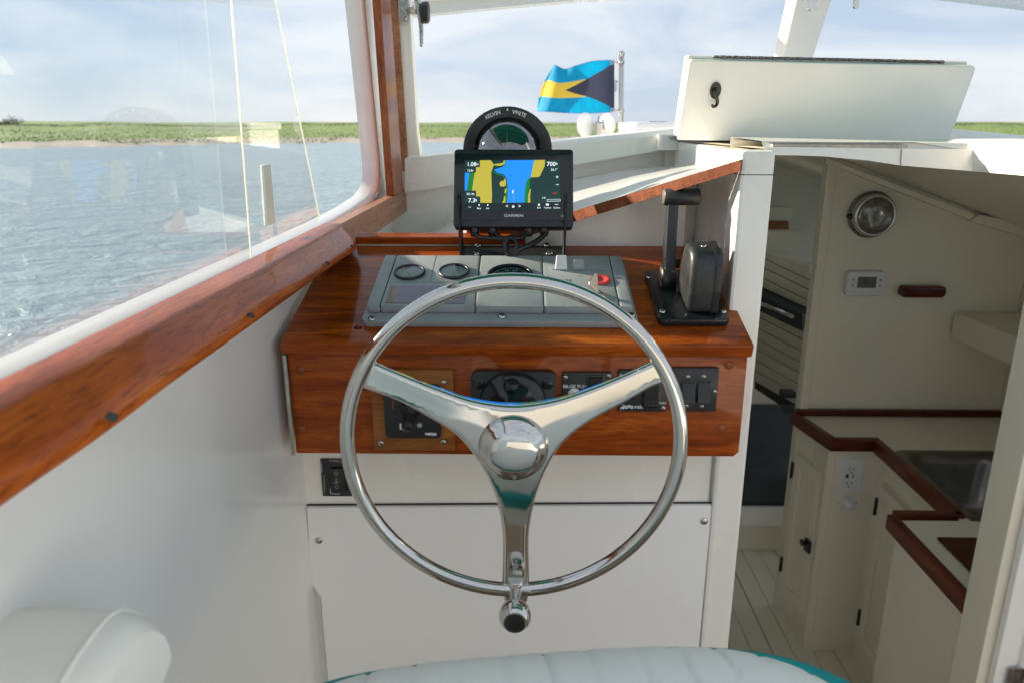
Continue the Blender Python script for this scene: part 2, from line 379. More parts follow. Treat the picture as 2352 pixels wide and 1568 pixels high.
for i in range(22000):
    x = rs.uniform(-700, 3300); g0 = grass_start(x); d = g0+rs.random()**1.6*150
    if d < 3 and rs.random() < .3: continue
    p = land_pt(x, d); h = rs.uniform(.10, .26)*(1.15 if d < g0+6 else 1); wd = rs.uniform(.05, .13); a = rs.uniform(0, pi)
    e = Vector((cos(a), sin(a), 0))*wd; l = Vector((rs.uniform(-.2, .2), rs.uniform(-.2, .2), 0))
    p.z -= .05
    v = [bm.verts.new(q) for q in (p-e, p+e, p+e*.5+l+Vector((0, 0, h)), p-e*.3+l*1.4+Vector((0, 0, h*rs.uniform(.8, 1.1))))]
    bm.faces.new(v)
tag(obj('marsh_grass', bm, gm), 'green marsh grass growing along the far shore', 'grass', kind='stuff')
sm, t, b = base('dune_scrub', (.06, .08, .03), .85)
L(t, ramp(t, noise(t, .12, 5, .6), [(.3, (.045, .066, .028)), (.7, (.10, .12, .055))]), b.inputs['Base Color'])
bm = new()
def leafclump(bm, c, rx, rz, n, s):
    for k in range(n):
        u = Vector((rs.gauss(0, .5), rs.gauss(0, .5), abs(rs.gauss(0, .5))))
        p = c+Vector((u.x*rx, u.y*rx, u.z*rz)); a = Vector((rs.uniform(-1, 1), rs.uniform(-1, 1), rs.uniform(-.6, 1)))*s; q = Vector((rs.uniform(-1, 1), rs.uniform(-1, 1), rs.uniform(-.5, 1)))*s
        bm.faces.new([bm.verts.new(v) for v in (p, p+a, p+a*.6+q, p+q*.7)])
for i in range(1300):
    x = rs.uniform(-700, 3300); d = rs.uniform(160, 215); c = land_pt(x, d)
    k = .45+.55*sin(x*.017+1)*sin(x*.041)+.2; s = max(.25, k)*rs.uniform(.7, 1.3)
    leafclump(bm, c, 2.6, .42*s, 14, .26)
tag(obj('dune_scrub', bm, sm), 'low dark scrub along the dune line behind the marsh', 'scrub', kind='stuff')
for i, (x, d, s) in enumerate(((22, 150, 1.7), (48, 158, 2.2), (4, 150, 1.3))):
    c = land_pt(x, d); root = thing('shrub', ['rounded dark shrub on the left dune crest', 'tallest bushy shrub standing above the dune scrub', 'small low shrub beside the tallest dune shrub'][i], 'shrub', c)
    bm = new(); tube(bm, [c, c+Vector((.1, 0, s*.5)), c+Vector((-.15, .1, s*.8))], .09, 6); obj('trunk', bm, woodpale, root)
    bm = new()
    for k in range(7): leafclump(bm, c+Vector((rs.uniform(-1, 1)*s*.8, rs.uniform(-1, 1)*s*.6, s*rs.uniform(.2, .65))), s*.55, s*.4, 55, .30)
    obj('crown', bm, sm, root)

# ================================================================== BOAT SHELL
# sole of the cockpit and of the cabin
bm = new(); box(bm, -.42, 1.75, -2.6, YP+.02, SOLE-.05, SOLE)
tag(obj('cockpit_sole', bm, deckp), None, None, kind='structure')
# port side wall
XW = -.38
bm = new(); box(bm, XW-.05, XW, .0, 2.6, .3, 1.985, .004)
tag(obj('side_wall', bm, whitewall), 'long plain white cabin side wall below the varnished sill', 'wall')
# unseen cockpit sides kept low for light, transom added close to bounce it
bm = new(); box(bm, XW-.05, XW, -2.6, -.002, .3, 1.32, .01)
tag(obj('cockpit_coaming', bm, whitewall), 'low white cockpit coaming abaft the side wall', 'wall')
bm = new(); box(bm, 1.72, 1.78, -2.6, 1.1, .3, 1.55, .01)
tag(obj('starboard_wall', bm, whitewall), 'white cockpit side across from the helm', 'wall')
bm = new(); box(bm, -.42, 1.78, -1.86, -1.8, .3, 1.72, .01)
tag(obj('transom', bm, whitewall), 'added white transom set close behind to bounce light', 'wall')

# lower bulkhead under the console, with the post at its right
bm = new()
box(bm, -.385, .318, YP, YP+.03, SOLE, 1.85, .0)
tag(obj('helm_bulkhead', bm, white), 'white painted bulkhead directly below the mahogany console', 'bulkhead')
pz = aty(1740, 346, YP).z
root = thing('door_post', 'tall white post between the console and the companionway', 'post', (.345, YP, SOLE))
bm = new(); box(bm, .3235, .3745, YP-.012, YP+.05, SOLE, pz, .006); obj('post', bm, white, root)
bm = new(); box(bm, .3232, .3748, YP-.0123, YP+.0503, aty(1735, 402, YP).z, aty(1735, 401, YP).z+.0006); obj('joint_line', bm, seal, root)
# fore-and-aft trunk wall behind the post
zt2 = aty(1554, 324, 2.08).z
bm = new(); hexa(bm, [(.330, YP+.05, .5), (.372, YP+.05, .5), (.44, 2.08, .5), (.402, 2.08, .5), (.330, YP+.05, pz-.002), (.372, YP+.05, pz-.002), (.44, 2.08, zt2), (.402, 2.08, zt2)], .004)
tag(obj('trunk_wall', bm, white), 'white fore-and-aft wall beside the dash shelf', 'wall')
# access panel
root = thing('access_panel', 'large white removable panel held by two corner screws', 'panel', (0, YP, SOLE))
pts = [onf(WM, x, y, .009) for x, y in ((705, 1163), (1634, 1158), (1608, 1600), (748, 1600), (741, 1420), (737, 1368), (716, 1340))]
pts[2] = (pts[1][0]-.003, SOLE+.05); pts[3] = (pts[4][0]+.002, SOLE+.05)
bm = new(); prism(bm, pts, .003, .012, .002, WM); obj('board', bm, panelwhite, root)
bm = new(); cx_ = sum(p[0] for p in pts)/7; cz_ = sum(p[1] for p in pts)/7
prism(bm, [(p[0]+(.0016 if p[0] > cx_ else -.0022), p[1]+(.0014 if p[1] > cz_ else -.003)) for p in pts], .0005, .0045, 0, WM); obj('shadow_gap', bm, seal, root)
for x, y in ((732, 1240), (1617, 1196)):
    u, v = onf(WM, x, y, .012); bm = new(); lathe(bm, [(0, 0), (.0066, 0), (.0066, .0006), (.0045, .0016), (0, .0016)], 20, WM @ Matrix.Translation((u, v, .012))); obj('washer', bm, steel, root)
    screw(root, WM, u, v, .0136, .0036, steel)

# ------------------------------------------------------------------ port window: sill, frame, glass
def sill_z(k, X): return 2.2-k*abs(X)/.5
XB, XT = -.30, -.335
zb, ztp = sill_z(.355, XB), sill_z(.257, XT)
root = thing('window_sill', 'thick varnished mahogany window sill running along the side wall', 'sill', (XT, .8, zb))
# cap with a rounded face, ending in a rounded nose
bm = new(); Y0, Y1 = .0, 1.372; P = []
prof = [(-.372, zb+.002), (-.33, zb-.001), (XB-.006, zb), (XB-.001, zb+.004), (XB, zb+.009), (XB-.004, zb+.016), (XB-.012, zb+.024), (XT+.010, ztp-.008), (XT+.003, ztp-.002), (XT-.003, ztp), (-.372, ztp)]
n = 60
for i in range(n+1):
    f = i/n; Y = Y0+(Y1-Y0)*f
    e = max(0, (Y-(Y1-.09))/.09); k = math.sqrt(max(0, 1-e*e)) if e > 0 else 1
    P.append([(x+(XT-.004-x)*(1-k) if x > XT-.004 else x, Y, z+(.0012*sin(Y*9)+.0008*sin(Y*23)) * (1 if 2 < j < 9 else 0)) for j, (x, z) in enumerate(prof)])
grid(bm, P); bm.faces.new([bm.verts.new(Vector(p)) for p in P[-1][::-1]])
bmesh.ops.recalc_face_normals(bm, faces=bm.faces); shade(obj('cap', bm, woody, root), 50)
bm = new(); c8 = []
box(bm, XT-.03, XT-.0045, 1.30, 2.185, 1.966, ztp-.001, .003); obj('end_board', bm, woodpale, root)  # paler wood paints in the sky sheen on the sill end
for x, y, r in ((577, 724, .0036), (258, 956, .0038), (752, 604, .003), (808, 566, .0025)):
    pA = Vector((XB-.012, 0, zb+.024)); dv = Vector((XT+.010, 0, ztp-.008))-pA; nv_ = Vector((dv.z, 0, -dv.x)).normalized(); d_ = ray(x, y)
    p = CAMP+d_*((pA-CAMP).dot(nv_)/d_.dot(nv_))+nv_*.0008
    bm = new(); lathe(bm, [(0, .0002), (r*.6, .0004), (r, .0006), (r*1.15, -.002)], 14, frame(p, Vector((0, 1, 0)).cross(nv_), (0, 1, 0), nv_)); obj('plug_hole', bm, seal, root)
# white moulded frame round the opening
XG = -.405
def wpt(x, y): p = atx(x, y, XG); return (p.y, p.z)
inner = [(.05, sill_z(.227, XG)), (1.2, sill_z(.227, XG))]
for x, y in ((730, 516), (800, 478), (838, 452), (852, 432), (858, 405), (857, 370), (850, 300), (820, 0)): inner.append(wpt(x, y))
q = inner[-1]; q2 = inner[-2]; k = (2.60-q[1])/(q[1]-q2[1]); inner.append((q[0]+(q[0]-q2[0])*k, 2.60)); inner.append((.05, 2.60))
root = thing('window_frame', 'white moulded frame with rounded corner round the side window', 'window frame', (XG, 1.2, 2.0))
bm = new(); n = len(inner); cY = .4; cZ = 2.3
def off(p, i, d):
    a = Vector(inner[(i-1) % n]); b = Vector(inner[i]); c = Vector(inner[(i+1) % n])
    t1 = (b-a).normalized(); t2 = (c-b).normalized(); nn = Vector((t1.y+t2.y, -t1.x-t2.x)).normalized(); return (p[0]+nn.x*d, p[1]+nn.y*d)
lay = [(0, XG-.03), (0, XG+.004), (.003, XG+.012), (.009, XG+.017), (.016, XG+.016), (.022, XG+.010), (.028, XG+.004)]
P = [[(X, *off(inner[i % n], i % n, d)) for d, X in lay] for i in range(n+1)]
grid(bm, P); bmesh.ops.recalc_face_normals(bm, faces=bm.faces); shade(obj('lip', bm, gelcoat, root), 60)
# ledge between lip and sill, plus the corner wall ahead of the opening
bm = new(); zl = sill_z(.227, XG)
box(bm, XG-.03, XT-.0075, .0, 2.18, 1.972, zl-.012, .002); obj('ledge', bm, gelcoat, root)
bm = new()
pw = [off(inner[i], i, .02) for i in range(4, len(inner)-1)]
front = [(XG+.004, a, b_) for a, b_ in pw] + [(XG+.004, 2.30, 2.62), (XG+.004, 2.30, 1.97), (XG+.004, pw[0][0], 1.97)]
slab(bm, front, (-.03, 0, 0)); obj('corner_wall', bm, gelcoat, root)
bm = new(); box(bm, XG-.03, XG+.03, .0, 2.2, 2.60, 2.66, .004); obj('head', bm, gelcoat, root)
# glass panes
def pane(label, xg, pts, lean=0):
    root = thing('window_pane', label, 'glass', (xg, pts[0][0], 2.02))
    bm = new(); bm.faces.new([bm.verts.new((xg, a, b_)) for a, b_ in pts]); obj('glass', bm, glass, root)
    bm = new(); a, b_ = Vector((xg, *pts[1])), Vector((xg, *pts[2])); tube(bm, [a, b_], .0016, 6); obj('polished_edge', bm, edgeglass, root)
    return root
def ym(x, y, X): p = atx(x, y, X); return (p.y, p.z)
e1b = ym(578, 610, XG+.006); e1t = ym(531, 0, XG+.006); e1t = (e1b[0]+(e1t[0]-e1b[0])*(2.6-e1b[1])/(e1t[1]-e1b[1]), 2.6)
e2b = ym(737, 517, XG-.012); e2t = ym(632, 0, XG-.012); e2t = (e2b[0]+(e2t[0]-e2b[0])*(2.6-e2b[1])/(e2t[1]-e2b[1]), 2.6)
pane('inner sliding glass pane whose bright edge crosses the side window', XG+.006, [(.05, e1b[1]), e1b, e1t, (.05, 2.6)])
r2 = pane('outer sliding glass pane with a slanted leading edge and ivory pull', XG-.012, [(.05, e2b[1]), e2b, e2t, (.05, 2.6)])
bm = new(); q = [atx(x, y, XG-.006) for x, y in ((607, 380), (622, 378), (634, 512), (616, 520))]
slab(bm, q, (-.005, 0, 0), .002); obj('pull', bm, pullmat, r2)
# corner trim and windshield post
root = thing('corner_post', 'varnished vertical corner strip with white windshield post beside it', 'post', (-.335, 2.2, 1.97))
bm = new(); a = [atx(x, y, -.339) for x, y in ((870, -60), (893, -60), (926, 441), (905, 450))]; a2 = [p+Vector((-.03, 0, 0)) for p in a]
slab(bm, a, (-.02, 0, 0), .002); obj('strip_edge', bm, woodz, root)
bm = new(); Yc = a[1].y
a = [aty(x, y, 2.19) for x, y in ((892, -60), (909, -60), (941, 430), (926, 441))]; slab(bm, a, (0, .03, 0), .002); obj('strip_face', bm, woodpale, root)  # lighter wood colour stands for the sunlit face of the strip
bm = new(); a = [aty(x, y, 2.20) for x, y in ((905, -60), (937, -60), (958, 300), (1000, 620), (905, 620))]; slab(bm, a, (0, .05, 0), .004); obj('windshield_post', bm, white, root)

# ------------------------------------------------------------------ windshield base rail, forward bulkhead, shelf
YR = 2.08
def rail_y(x): return 362+(296-362)*(x-960)/(1549-960)
root = thing('windshield_rail', 'sloping white windshield base rail above the dash shelf', 'rail', aty(1250, 340, YR))
bm = new()
top = [aty(x, rail_y(x), YR) for x in (930, 1554)]
lo = [aty(x, rail_y(x)+13+(1554-x)*.012, YR-.012) for x in (930, 1554)]
bt = [aty(930, rail_y(930)+78, YR-.012), aty(1554, rail_y(1554)+45, YR-.012)]
tb = [p+Vector((0, .07, .004)) for p in top]; bb = [p+Vector((0, .082, 0)) for p in bt]
P = [[top[i]+Vector((0, .07, .004)) for i in (0, 1)], [top[i] for i in (0, 1)], [lo[i] for i in (0, 1)], [bt[i] for i in (0, 1)], [bt[i]+Vector((0, .08, 0)) for i in (0, 1)]]
grid(bm, P, 0, False); bm.faces.new([bm.verts.new(P[k][1]) for k in range(5)]); bm.faces.new([bm.verts.new(P[k][0]) for k in range(5)])
bmesh.ops.recalc_face_normals(bm, faces=bm.faces); obj('beam', bm, white, root)
bm = new(); a = aty(1528, 318, 2.02); box(bm, a.x-.012, a.x+.03, 2.0, 2.07, a.z-.03, a.z+.01, .002); obj('end_block', bm, white, root)
back = [(900, 572), (974, 538), (1038, 507), (1314, 410), (1440, 388), (1600, 376)]
bm = new(); t_ = [aty(x, 340, YR+.045) for x, y in back]; b_ = [aty(x, y+6, YR+.045) for x, y in back]
t_ = [aty(x, rail_y(x)+30, YR+.045) for x, y in back]
b2 = [p+Vector((0, 0, -.5)) for p in b_]
slab(bm, t_+b2[::-1], (0, .02, 0))
tag(obj('forward_bulkhead', bm, white), 'white bulkhead panel under the windshield rail, behind the plotter', 'bulkhead')
bm = new(); fr = [(620, 620), (840, 577), (1040, 577), (1180, 533), (1320, 489), (1500, 432), (1628, 395), (1700, 372)]
bkx = [(900, 572), (940, 556), (974, 538), (1038, 507), (1314, 410), (1420, 392), (1500, 384), (1575, 378)]
rows = []
for (x, y), (x2, y2) in zip(fr, bkx):
    a = aty(x, y, 1.392)
    if x > 1320:
        dd = ray(x, y); A0, B0 = aty(1320, 489, 1.391), atx(1706, 371, .3235); pn = Vector((B0.y-A0.y, A0.x-B0.x, 0)); a = CAMP+dd*((A0-CAMP).dot(pn)/dd.dot(pn))
    c = aty(x2, y2, YR+.044); rows.append([a.lerp(c, k/6) for k in range(7)])
grid(bm, rows); bmesh.ops.recalc_face_normals(bm, faces=bm.faces)
so = obj('dash_shelf', bm, gelcoat); tag(so, 'glossy white dash shelf sloping below the windshield', 'shelf')
# bulkhead behind the console with its curved right end and the wood trim on top
plan = []
for x, y in ((840, 577), (1040, 577), (1180, 533), (1320, 489), (1460, 445), (1580, 408)): p = aty(x, y, 1.388); plan.append((p.x, p.y, p.z))
for x, y, X in ((1604, 402, .326), (1640, 391, .3325), (1680, 379, .3325), (1704, 371.5, .3325)): p = atx(x, y, X); plan.append((p.x, p.y, p.z))
bm = new(); P = [[(x, y, 1.6) for x, y, z in plan], [(x, y, z-.012) for x, y, z in plan]]
grid(bm, P, 0, False); bmesh.ops.reverse_faces(bm, faces=[f for f in bm.faces if f.normal.y > 0]); tag(obj('console_back_wall', bm, white), 'white curved bulkhead rising behind the console to the wood trim', 'bulkhead')
bm = new(); P = []
tA, tB, tC = aty(1180, 533, 1.388), aty(1320, 489, 1.388), atx(1706, 371, .3225)
p3 = [tA]+[tB.lerp(tC, k/8) for k in range(9)]
for i, p in enumerate(p3):
    f = p+Vector((-.006, -.011, 0)); hh = .0165*p.y/1.388
    P.append([p+Vector((0, 0, .003)), f+Vector((0, 0, .003)), f+Vector((0, 0, -hh)), p+Vector((0, 0, -hh)), p+Vector((0, 0, .003))])
grid(bm, P, 0, False); bm.faces.new([bm.verts.new(v) for v in P[0][:4]]); bm.faces.new([bm.verts.new(v) for v in P[-1][:4]])
bmesh.ops.recalc_face_normals(bm, faces=bm.faces)
tag(obj('shelf_trim', bm, woodaged), 'slanting mahogany trim strip along the dash shelf edge', 'trim')

# ------------------------------------------------------------------ roof, windshield frame parts
def roof_z(x): return 2.475+.12*(1-((x-.6)/1.15)**2)
root = thing('hardtop', 'teal canvas top with white front beam above the helm', 'roof', (.6, .5, 2.5))
bm = new(); P = [[(-.48+1.75*i/16, .64+1.11*j/8, roof_z(-.48+1.75*i/16)+.20+.01*sin(j*1.6)) for j in range(9)] for i in range(17)]  # unseen canvas, cut short and raised to let light reach the helm
grid(bm, P); obj('canvas', bm, canvas, root)
bm = new(); pr = [aty(x, y, 2.32) for x, y in ((930, 39), (982, 33), (1150, 17), (1324, 1), (1500, -10), (1750, -20), (1950, -18), (2150, -8), (2352, 16), (2420, 26))]
P = []
for p in pr: P.append([p, p+Vector((0, 0, .030)), p+Vector((0, -.012, .031)), p+Vector((0, -.012, .036)), p+Vector((0, .05, .036)), p+Vector((0, .05, 0)), p])
grid(bm, P, 0, False); bmesh.ops.recalc_face_normals(bm, faces=bm.faces); obj('front_beam', bm, gelcoat, root)
# open windshield centre post
root = thing('centre_post', 'raked white windshield centre post behind the hatch', 'post', aty(1830, 140, 2.2))
bm = new(); a = [aty(1790, 170, 2.24), aty(1856, 170, 2.24), aty(1930, -60, 1.95), aty(1844, -60, 1.95)]
slab(bm, a, (-.012, .05, .0), .004); obj('post', bm, white, root)
for i, (x, w_) in enumerate(((1865, 11), (1966, 6))):
    root = thing('window_latch', ['wide chromed latch tongue hanging before the centre post', 'slim chromed latch tongue hanging clear of the centre post'][i], 'latch', aty(x, 0, 1.9))
    bm = new(); c = aty(x, 15, 1.9); ww = w_/1699*1.9
    prism(bm, [(-ww, .12), (-ww*.8, 0)]+[(ww*.9*cos(radians(a)), ww*.9*sin(radians(a))) for a in range(180, 361, 20)]+[(ww*.8, 0), (ww, .12)], -.004, .004, .001, frame(c, (1, 0, 0), (-.1, 0, 1), (0, -1, 0))); obj('tongue', bm, chrome, root)
# window fastener on the corner post
root = thing('windshield_fastener', 'pitted chrome fastener with black knob on the corner post', 'fastener', aty(935, 40, 2.15))
bm = new(); a = [aty(x, y, 2.196) for x, y in ((916, -30), (938, -30), (938, 50), (917, 51))]; slab(bm, a, (0, -.012, 0), .002); obj('base_plate', bm, pitted, root)
bm = new(); tube(bm, [aty(938, 26, 2.18), aty(952, 25, 2.17), aty(967, 26, 2.16)], .010, 14); obj('boss', bm, chrome, root)
bm = new(); sp = spline([aty(952, -25, 2.15), aty(961, 15, 2.145), aty(967, 60, 2.14), aty(968, 108, 2.135)], 6); tube(bm, sp, lambda f: .0095-.005*f, 8); obj('lever', bm, pitted, root)
bm = new(); KM = frame(aty(975, 30, 2.14), (0, 0, 1), (0, 1, 0), (1, 0, .08)); lathe(bm, [(0, -.008), (.024, -.008), (.0275, -.005), (.0275, .010), (.023, .013), (0, .013)], 12, KM, 0, False); obj('knob', bm, blackp, root)
u = aty(930, 41, 2.184); screw(root, frame(u, (1, 0, 0), (0, 0, 1), (0, -1, 0)), 0, 0, 0, .006, pitted)

# ------------------------------------------------------------------ deck beam over the companionway, coaming right
root = thing('deck_beam', 'white cambered deck beam over the companionway', 'beam', aty(1900, 350, 1.2))
low = [(1755, 357), (1820, 357.5), (1887, 359.5), (1993, 369), (2070, 381), (2200, 391), (2235, 394), (2352, 404), (2560, 421)]
bm = new(); lo_, hi_ = [], []
for x, y in low:
    Y = 1.185 if x <= 2235 else 1.185-.10*(x-2235)/117 if x < 2400 else .97  # bend put into the right end to imitate the edge of a shadow
    lo_.append(aty(x, y, Y)); hi_.append(aty(x, 338+(x-1755)*.012, Y))
P = [[l, h, h+Vector((0, .006, 0)), h+Vector((0, .016, .0085)), h+Vector((0, .20, .012)), l+Vector((0, .20, 0)), l] for l, h in zip(lo_, hi_)]
grid(bm, P, 0, False); bmesh.ops.recalc_face_normals(bm, faces=bm.faces); obj('beam', bm, white, root)
bm = new(); a = aty(2071, 344, 1.184); b_ = aty(2069, 380, 1.184); tube(bm, [a, b_], .0009, 5); obj('joint_line', bm, caulk, root)
bm = new(); a = [aty(x, y, 1.186) for x, y in ((1775, 332), (2085, 334), (2085, 341), (1775, 339.5))]; slab(bm, a, (0, .03, 0)); obj('worn_rail', bm, simple('worn_grey_paint', (.42, .39, .34), .6, var=.3, vs_=60), root)
# cabin top around the hatch and starboard rail
DX = [.372, .45, .6, .7, .8, .95, 1.1, 1.3, 1.5, 1.7]
bm = new(); grid(bm, [[(x, 1.19+2.1*j/6, 2.176 if x < .6 else (2.176-.15*(x-.6) if x < .8 else 2.146-.36*(x-.8))) for j in range(7)] for x in DX], 0, False); bmesh.ops.delete(bm, geom=[f for f in bm.faces if .45 < f.calc_center_median().x < .8 and 2.55 < f.calc_center_median().y < 2.95], context='FACES')  # faces removed as an added skylight that brightens the fore cabin
tag(obj('cabin_top', bm, gelcoat), 'white cabin roof deck in front of the hatch', 'deck')
root = thing('windshield_sill', 'pale white windshield sill beyond the hatch board', 'rail', aty(2300, 310, 1.7))
bm = new(); P = []
for x in (1900, 2050, 2205, 2352, 2560):
    dy = (x-2205)*.092
    p = aty(x, 298+dy, 1.75); l = aty(x, 311+dy*.9, 1.735); P.append([p+Vector((0, .08, .003)), p, l, Vector((l.x, l.y, l.z-.07)), Vector((l.x, l.y+.08, l.z-.07))])
grid(bm, P, 0, False); bmesh.ops.recalc_face_normals(bm, faces=bm.faces); obj('beam', bm, white, root)

# hatch board
Ht = [aty(1581, 136, 1.385), aty(2243, 151, 1.385), aty(2178, 331, 1.42), aty(1557, 323, 1.42)]
ex = (Ht[1]-Ht[0]).normalized(); ey = ((Ht[0]+Ht[1])-(Ht[2]+Ht[3])).normalized(); ey = (ey-ex*ey.dot(ex)).normalized(); ez = ex.cross(ey)
HM = frame((Ht[2]+Ht[3])/2, ex, ey, ez); 
if (HM.to_3x3() @ Vector((0, 0, 1))).y > 0: HM = frame((Ht[2]+Ht[3])/2, ex, ey, -ez)
root = thing('hatch_board', 'white folded hatch board standing above the companionway', 'hatch', (Ht[2]+Ht[3])/2)
hp = [onf(HM, x, y) for x, y in ((1590, 139), (2236, 152), (2242, 158), (2178, 331), (1557, 323), (1584, 143))]
bm = new(); prism(bm, hp, -.014, 0, .0025, HM); obj('front_leaf', bm, white, root)
hp2 = [(u-.004, v+.004) for u, v in hp]; hp2[2] = (hp[2][0]-.008, hp[2][1]); hp2[3] = (hp[3][0]-.01, hp[3][1]); 
bm = new(); prism(bm, hp2, -.031, -.0155, .0025, HM); obj('back_leaf', bm, white, root)
a = onf(HM, 1640, 131, -.012); b_ = onf(HM, 2172, 143, -.012); hn = 36
for i in range(hn):
    f0, f1 = i/hn, (i+.86)/hn
    bm = new(); tube(bm, [HM @ Vector((a[0]+(b_[0]-a[0])*f, a[1]+(b_[1]-a[1])*f-.0005, -.015)) for f in (f0, f1)], .0026 if i % 2 else .0023, 8); obj('hinge_knuckle', bm, hingemat, root)
bm = new(); hexa(bm, [HM @ Vector(v) for v in ((a[0], a[1]-.0075, -.0125), (b_[0], b_[1]-.0075, -.0125), (b_[0], b_[1]-.0045, -.0128), (a[0], a[1]-.0045, -.0128), (a[0], a[1]-.0062, -.001), (b_[0], b_[1]-.0062, -.001), (b_[0], b_[1]-.0050, -.001), (a[0], a[1]-.0050, -.001))]); obj('hinge_leaf', bm, hingemat, root)
root = thing('hook', 'small dark bronze hook on the front of the hatch board', 'hook', HM @ Vector((*onf(HM, 1643, 210), 0)))
bm = new(); c = onf(HM, 1643, 208); prism(bm, circ(c[0], c[1], .0098, 20, .0145), .0003, .004, .001, HM); obj('plate', bm, bronze, root)
bm = new(); pp = [(1644, 205, .006), (1642, 211, .012), (1645, 222, .010), (1648, 234, .007), (1645, 243, .009), (1638, 246, .014), (1636, 242, .018)]
tube(bm, spline([HM @ Vector((*onf(HM, x, y, h), h)) for x, y, h in pp], 5), lambda f: .0036-.0014*f, 8); obj('hook_arm', bm, bronze, root)
u = onf(HM, 1643, 200, .004); screw(root, HM, u[0], u[1], .004, .0032, hingemat)

# right door jamb and door
YJ = YP-.06; JX = aty(2290, 1000, YP).x
root = thing('door_jamb', 'tall white companionway jamb with rounded bead and hinge', 'door frame', (JX, YJ, SOLE))
bm = new(); box(bm, JX, JX+.026, YJ-.01, YJ+.06, .3, 2.128, .002); obj('jamb', bm, cream, root)
bm = new(); box(bm, JX+.017, JX+.05, YJ-.026, YJ-.0105, .3, 2.128, .004); obj('stop', bm, white, root)
bm = new(); tube(bm, [(JX+.062, YJ-.026, .3), (JX+.062, YJ-.026, 2.12)], .008, 14); obj('bead', bm, white, root)
bm = new(); box(bm, JX+.05, JX+.10, YJ-.024, YJ+.05, .3, 2.12, .002); obj('casing', bm, white, root)
root = thing('cabin_door', 'white cabin door folded back beside the jamb', 'door', (JX+.1, YJ-.04, SOLE))
bm = new(); hexa(bm, [(JX+.083, YJ-.055, .3), (JX+.5, YJ-.16, .3), (JX+.5, YJ-.13, .3), (JX+.083, YJ-.028, .3), (JX+.083, YJ-.055, 1.93), (JX+.5, YJ-.16, 1.93), (JX+.5, YJ-.13, 1.93), (JX+.083, YJ-.028, 1.93)], .003); obj('leaf', bm, panelwhite, root)
hz = aty(2258, 1540, YJ).z
root = thing('butt_hinge', 'tarnished steel butt hinge at the foot of the jamb', 'hinge', (JX+.06, YJ-.035, hz))
bm = new(); box(bm, JX+.036, JX+.061, YJ-.0345, YJ-.0325, hz-.05, hz+.034, .0006); obj('leaf', bm, hingemat, root)
bm = new(); box(bm, JX+.066, JX+.086, YJ-.0575, YJ-.0555, hz-.05, hz+.034, .0006, Matrix.Rotation(0, 4, 'Z')); obj('leaf', bm, hingemat, root)
for k in range(4):
    bm = new(); tube(bm, [(JX+.0635, YJ-.040, hz-.05+.021*k), (JX+.0635, YJ-.040, hz-.05+.021*k+.019)], .0042, 10); obj('knuckle', bm, steel, root)

# ================================================================== CONSOLE
XL, XR = -.366, .338
root = thing('helm_console', 'varnished mahogany helm console carrying the instruments', 'console', (0, YF, 1.70))
bm = new(); box(bm, XL, XR, -.010, VB, -.022, 0, .004, CM, 0, 3); shade(obj('top_board', bm, woodx, root), 40)
zb0 = aty(1189, 1047, YF).z; zt0 = P0.z-.012
fp = [(XL+.006, zt0-.006), (XR-.004, zt0-.006), (XR-.004, zb0+.008), (XR-.012, zb0), (XL+.006, zb0)]
bm = new(); prism(bm, fp, -.02, -.004, .003, FM); shade(obj('front_board', bm, woodx, root), 40)
bm = new(); box(bm, XR-.020, XR-.005, YF+.0205, YF+.10, zb0+.001, zt0-.002, .001); obj('end_board', bm, woody, root)
bm = new(); box(bm, XL+.006, XL+.02, YF+.0205, YF+.10, zb0+.001, zt0-.002, .001); obj('end_board', bm, woody, root)
u0 = onf(CM, 840, 565)[0]; 
bm = new(); a = onf(CM, 838, 563); b_ = onf(CM, 1040, 563)
box(bm, -.318, .0, VB-.002, VB+.022, -.02, .016, .004, CM, 0, 3); obj('back_trim', bm, woodx, root)
bm = new(); box(bm, -.318, .0, VB-.0035, VB-.001, -.004, .0022, 0, CM); obj('sealant_bead', bm, caulk, root)
bm = new(); box(bm, -.112, -.012, VB+.026, VB+.12, -.04, .024, .004, CM); obj('compass_block', bm, woodlight, root)
for x, y in ((690, 848), (693, 985), (1674, 838), (1657, 982)):
    u = onf(FM, x, y, -.004); bm = new(); lathe(bm, [(0, 0), (.0062, 0), (.0060, .0007), (0, .0008)], 18, FM @ Matrix.Translation((u[0], u[1], -.0042))); obj('wood_plug', bm, woodz, root)
    bm = new(); lathe(bm, [(.0062, 0), (.0069, 0), (.0069, .0004), (.0062, .0004)], 18, FM @ Matrix.Translation((u[0], u[1], -.0042))); obj('plug_ring', bm, woodred, root)
for x, y in ((822, 752), (1588, 746)):
    u = onf(CM, x, y); bm = new(); lathe(bm, [(0, 0), (.0066, 0), (.0064, .0006), (0, .0007)], 18, CM @ Matrix.Translation((u[0], u[1], -.0002))); obj('wood_plug', bm, woodred, root)
bm = new(); tube(bm, [(XL+.004, YF-.002, zb0+.002), (XL+.003, YF-.002, zt0-.012)], .0032, 8); obj('sealant_bead', bm, caulk, root)

